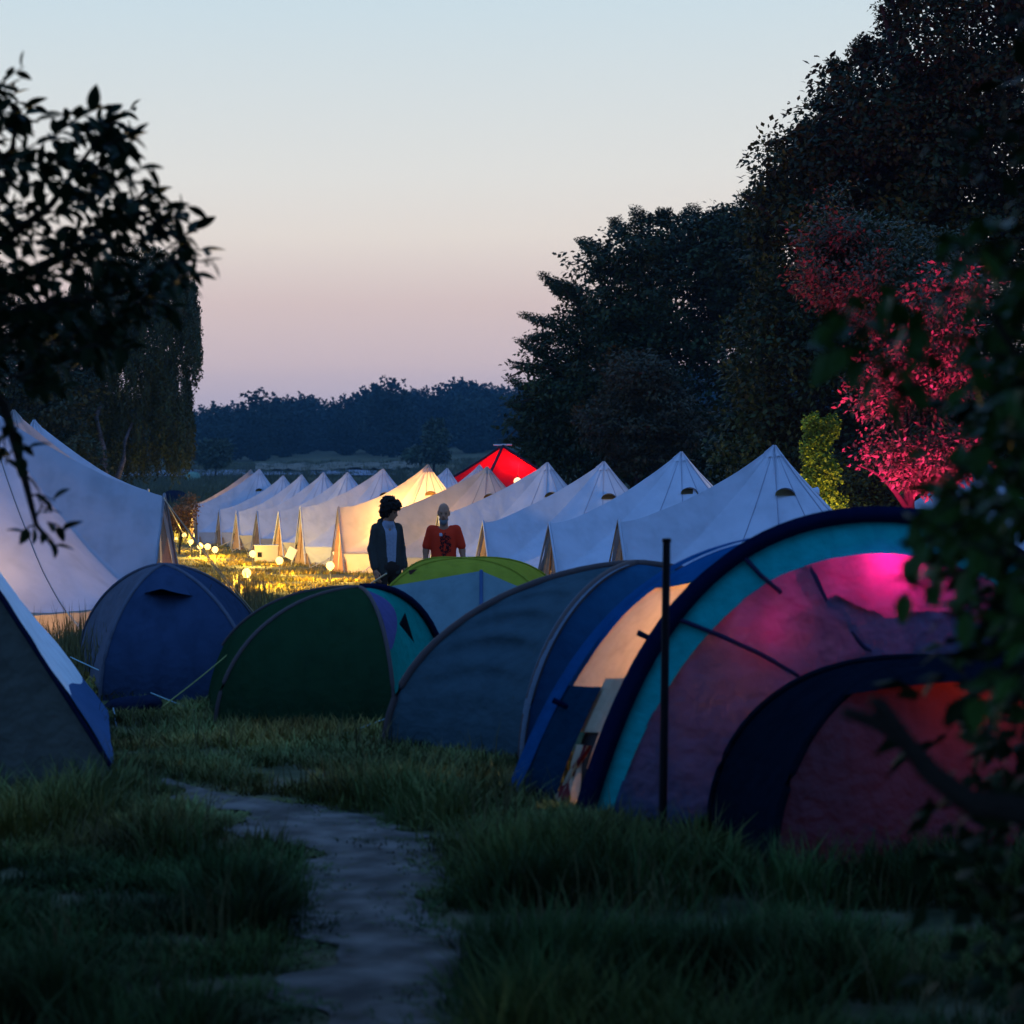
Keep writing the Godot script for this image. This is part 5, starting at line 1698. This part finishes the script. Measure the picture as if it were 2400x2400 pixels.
func path_side(p: Vector3) -> float:
	# how far inside the footpath a point lies (about 1 in its middle, 0 at its edge)
	var line := [[830, 2700, 560], [820, 2480, 500], [850, 2300, 450], [890, 2120, 380], [860, 2010, 370], [740, 1940, 420], [590, 1890, 330], [470, 1860, 210], [390, 1830, 60]]
	var d := -p.z
	var y := 1080.0 + (2.15 - p.y) * FOC / d
	var x := 1200.0 + p.x * FOC / d
	for i in line.size() - 1:
		if y <= line[i][1] and y >= line[i + 1][1]:
			var f: float = (line[i][1] - y) / (line[i][1] - line[i + 1][1])
			return 1.0 - absf(x - lerpf(line[i][0], line[i + 1][0], f)) / (lerpf(line[i][2], line[i + 1][2], f) * 0.5)
	return -1.0

func grass() -> void:
	var short := tuft(12, 0.095, 0.010, 0.11, 1.0)
	var tall := tuft(13, 0.24, 0.010, 0.14, 0.8)
	var xs := []
	var tn := []
	var xt := []
	var tt := []
	for i in 26000:
		var d := 6.6 + 12.5 * pow(rng.randf(), 0.75)
		var x := rng.randf_range(-0.30, 0.30) * d
		var p := G3(x, -d)
		var inside := path_side(p)
		if rng.randf() < smoothstep(0.0, 0.8, inside + 0.5 * NZ.get_noise_2d(x * 140, d * 140)) * 0.97: continue
		var nz := NZ.get_noise_2d(x * 45, d * 45)
		var s := rng.randf_range(0.6, 1.25) * (1.0 + 0.5 * nz) * (0.3 if inside > 0.02 else 1.0)
		var c := rng.randf_range(0.55, 1.3) * (1.0 + 0.9 * NZ.get_noise_2d(x * 80 + 99, d * 80))
		if NZ.get_noise_2d(x * 55 - 70, d * 95) < -0.24: continue
		var dry := maxf(0.0, NZ.get_noise_2d(x * 38 + 10, d * 60 + 40)) * 1.6
		var col := Color(c * rng.randf_range(0.85, 1.35) * (1.0 + dry), c * (1.05 + 0.25 * dry), c * 0.9)
		var near_shade := 1.0 - smoothstep(10.5, 14.0, d + 2.0 * NZ.get_noise_2d(x * 60, d * 30))
		col = col.lerp(Color(col.r * 0.30, col.g * 0.50, col.b * 0.45), near_shade)  # foreground shade painted into the tint of the nearest tufts
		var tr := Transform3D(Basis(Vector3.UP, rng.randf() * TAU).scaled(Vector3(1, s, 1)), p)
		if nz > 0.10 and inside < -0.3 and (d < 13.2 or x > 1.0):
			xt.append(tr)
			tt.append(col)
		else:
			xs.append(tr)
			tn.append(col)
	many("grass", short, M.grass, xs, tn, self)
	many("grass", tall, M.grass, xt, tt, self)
	# turf of the lane and between the tents
	xs = []
	tn = []
	for i in 17000:
		var d := 18.0 + 74.0 * pow(rng.randf(), 1.25)
		var x := rng.randf_range(-0.26, 0.16) * d
		if d < 30: x = rng.randf_range(-0.26, 0.26) * d
		var bare := NZ.get_noise_2d(x * 16 + 300, d * 30)
		if bare > 0.12: continue
		var c := rng.randf_range(0.6, 1.3)
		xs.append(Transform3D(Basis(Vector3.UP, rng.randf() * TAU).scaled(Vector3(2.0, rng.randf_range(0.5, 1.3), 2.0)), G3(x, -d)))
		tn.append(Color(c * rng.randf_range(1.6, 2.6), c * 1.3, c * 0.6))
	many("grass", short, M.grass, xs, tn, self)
	# tall dry stalks caught by the lantern light
	var st := tuft(9, 0.62, 0.012, 0.16, 0.28)
	xs = []
	tn = []
	for i in 1300:
		var p := on_ground(rng.randf_range(60, 640), rng.randf_range(1385, 1600))
		var f := rng.randf()
		if p.x > -1.7 or f < 0.25: continue
		xs.append(Transform3D(Basis(Vector3.UP, rng.randf() * TAU).scaled(Vector3(1, rng.randf_range(0.45, 1.0), 1)), p))
		var c := rng.randf_range(0.6, 1.1)
		tn.append(Color(c, c, c))
	many("tall_grass", st, M.grass_dry, xs, tn, self)
	xs = []
	tn = []
	for i in 900:
		var d := 7.5 + 10.0 * rng.randf()
		var p := G3(rng.randf_range(-0.28, 0.28) * d, -d)
		if path_side(p) > -0.25 or NZ.get_noise_2d(p.x * 60, p.z * 60) < -0.02: continue
		xs.append(Transform3D(Basis(Vector3.UP, rng.randf() * TAU).scaled(Vector3(1, rng.randf_range(0.3, 0.75), 1)), p))
		var c := rng.randf_range(0.4, 0.9)
		tn.append(Color(c, c, c))
	many("tall_grass", tuft(4, 0.55, 0.008, 0.14, 0.4), M.grass_dry, xs, tn, self)
	# uncut meadow beyond the camp
	var mead := tuft(22, 0.7, 0.05, 1.2, 0.3)
	xs = []
	tn = []
	for i in 9000:
		var d := 84.0 + 360.0 * pow(rng.randf(), 1.5)
		var x := rng.randf_range(-0.30, 0.12) * d
		if d < 96 and x > -0.13 * d: continue
		var s := rng.randf_range(0.7, 1.3) * (1.0 + 0.6 * NZ.get_noise_2d(x * 4, d * 9))
		xs.append(Transform3D(Basis(Vector3.UP, rng.randf() * TAU).scaled(Vector3(1.5, s, 1.5)), G3(x, -d)))
		var c := rng.randf_range(0.5, 1.0) * (1.0 + 0.5 * NZ.get_noise_2d(x * 5 + 40, d * 14))
		tn.append(Color(c * 0.9, c * 0.85, c * 0.9))
	many("meadow_grass", mead, leafmat(Color(0.11, 0.12, 0.06), 0.9, 0.4), xs, tn, self)
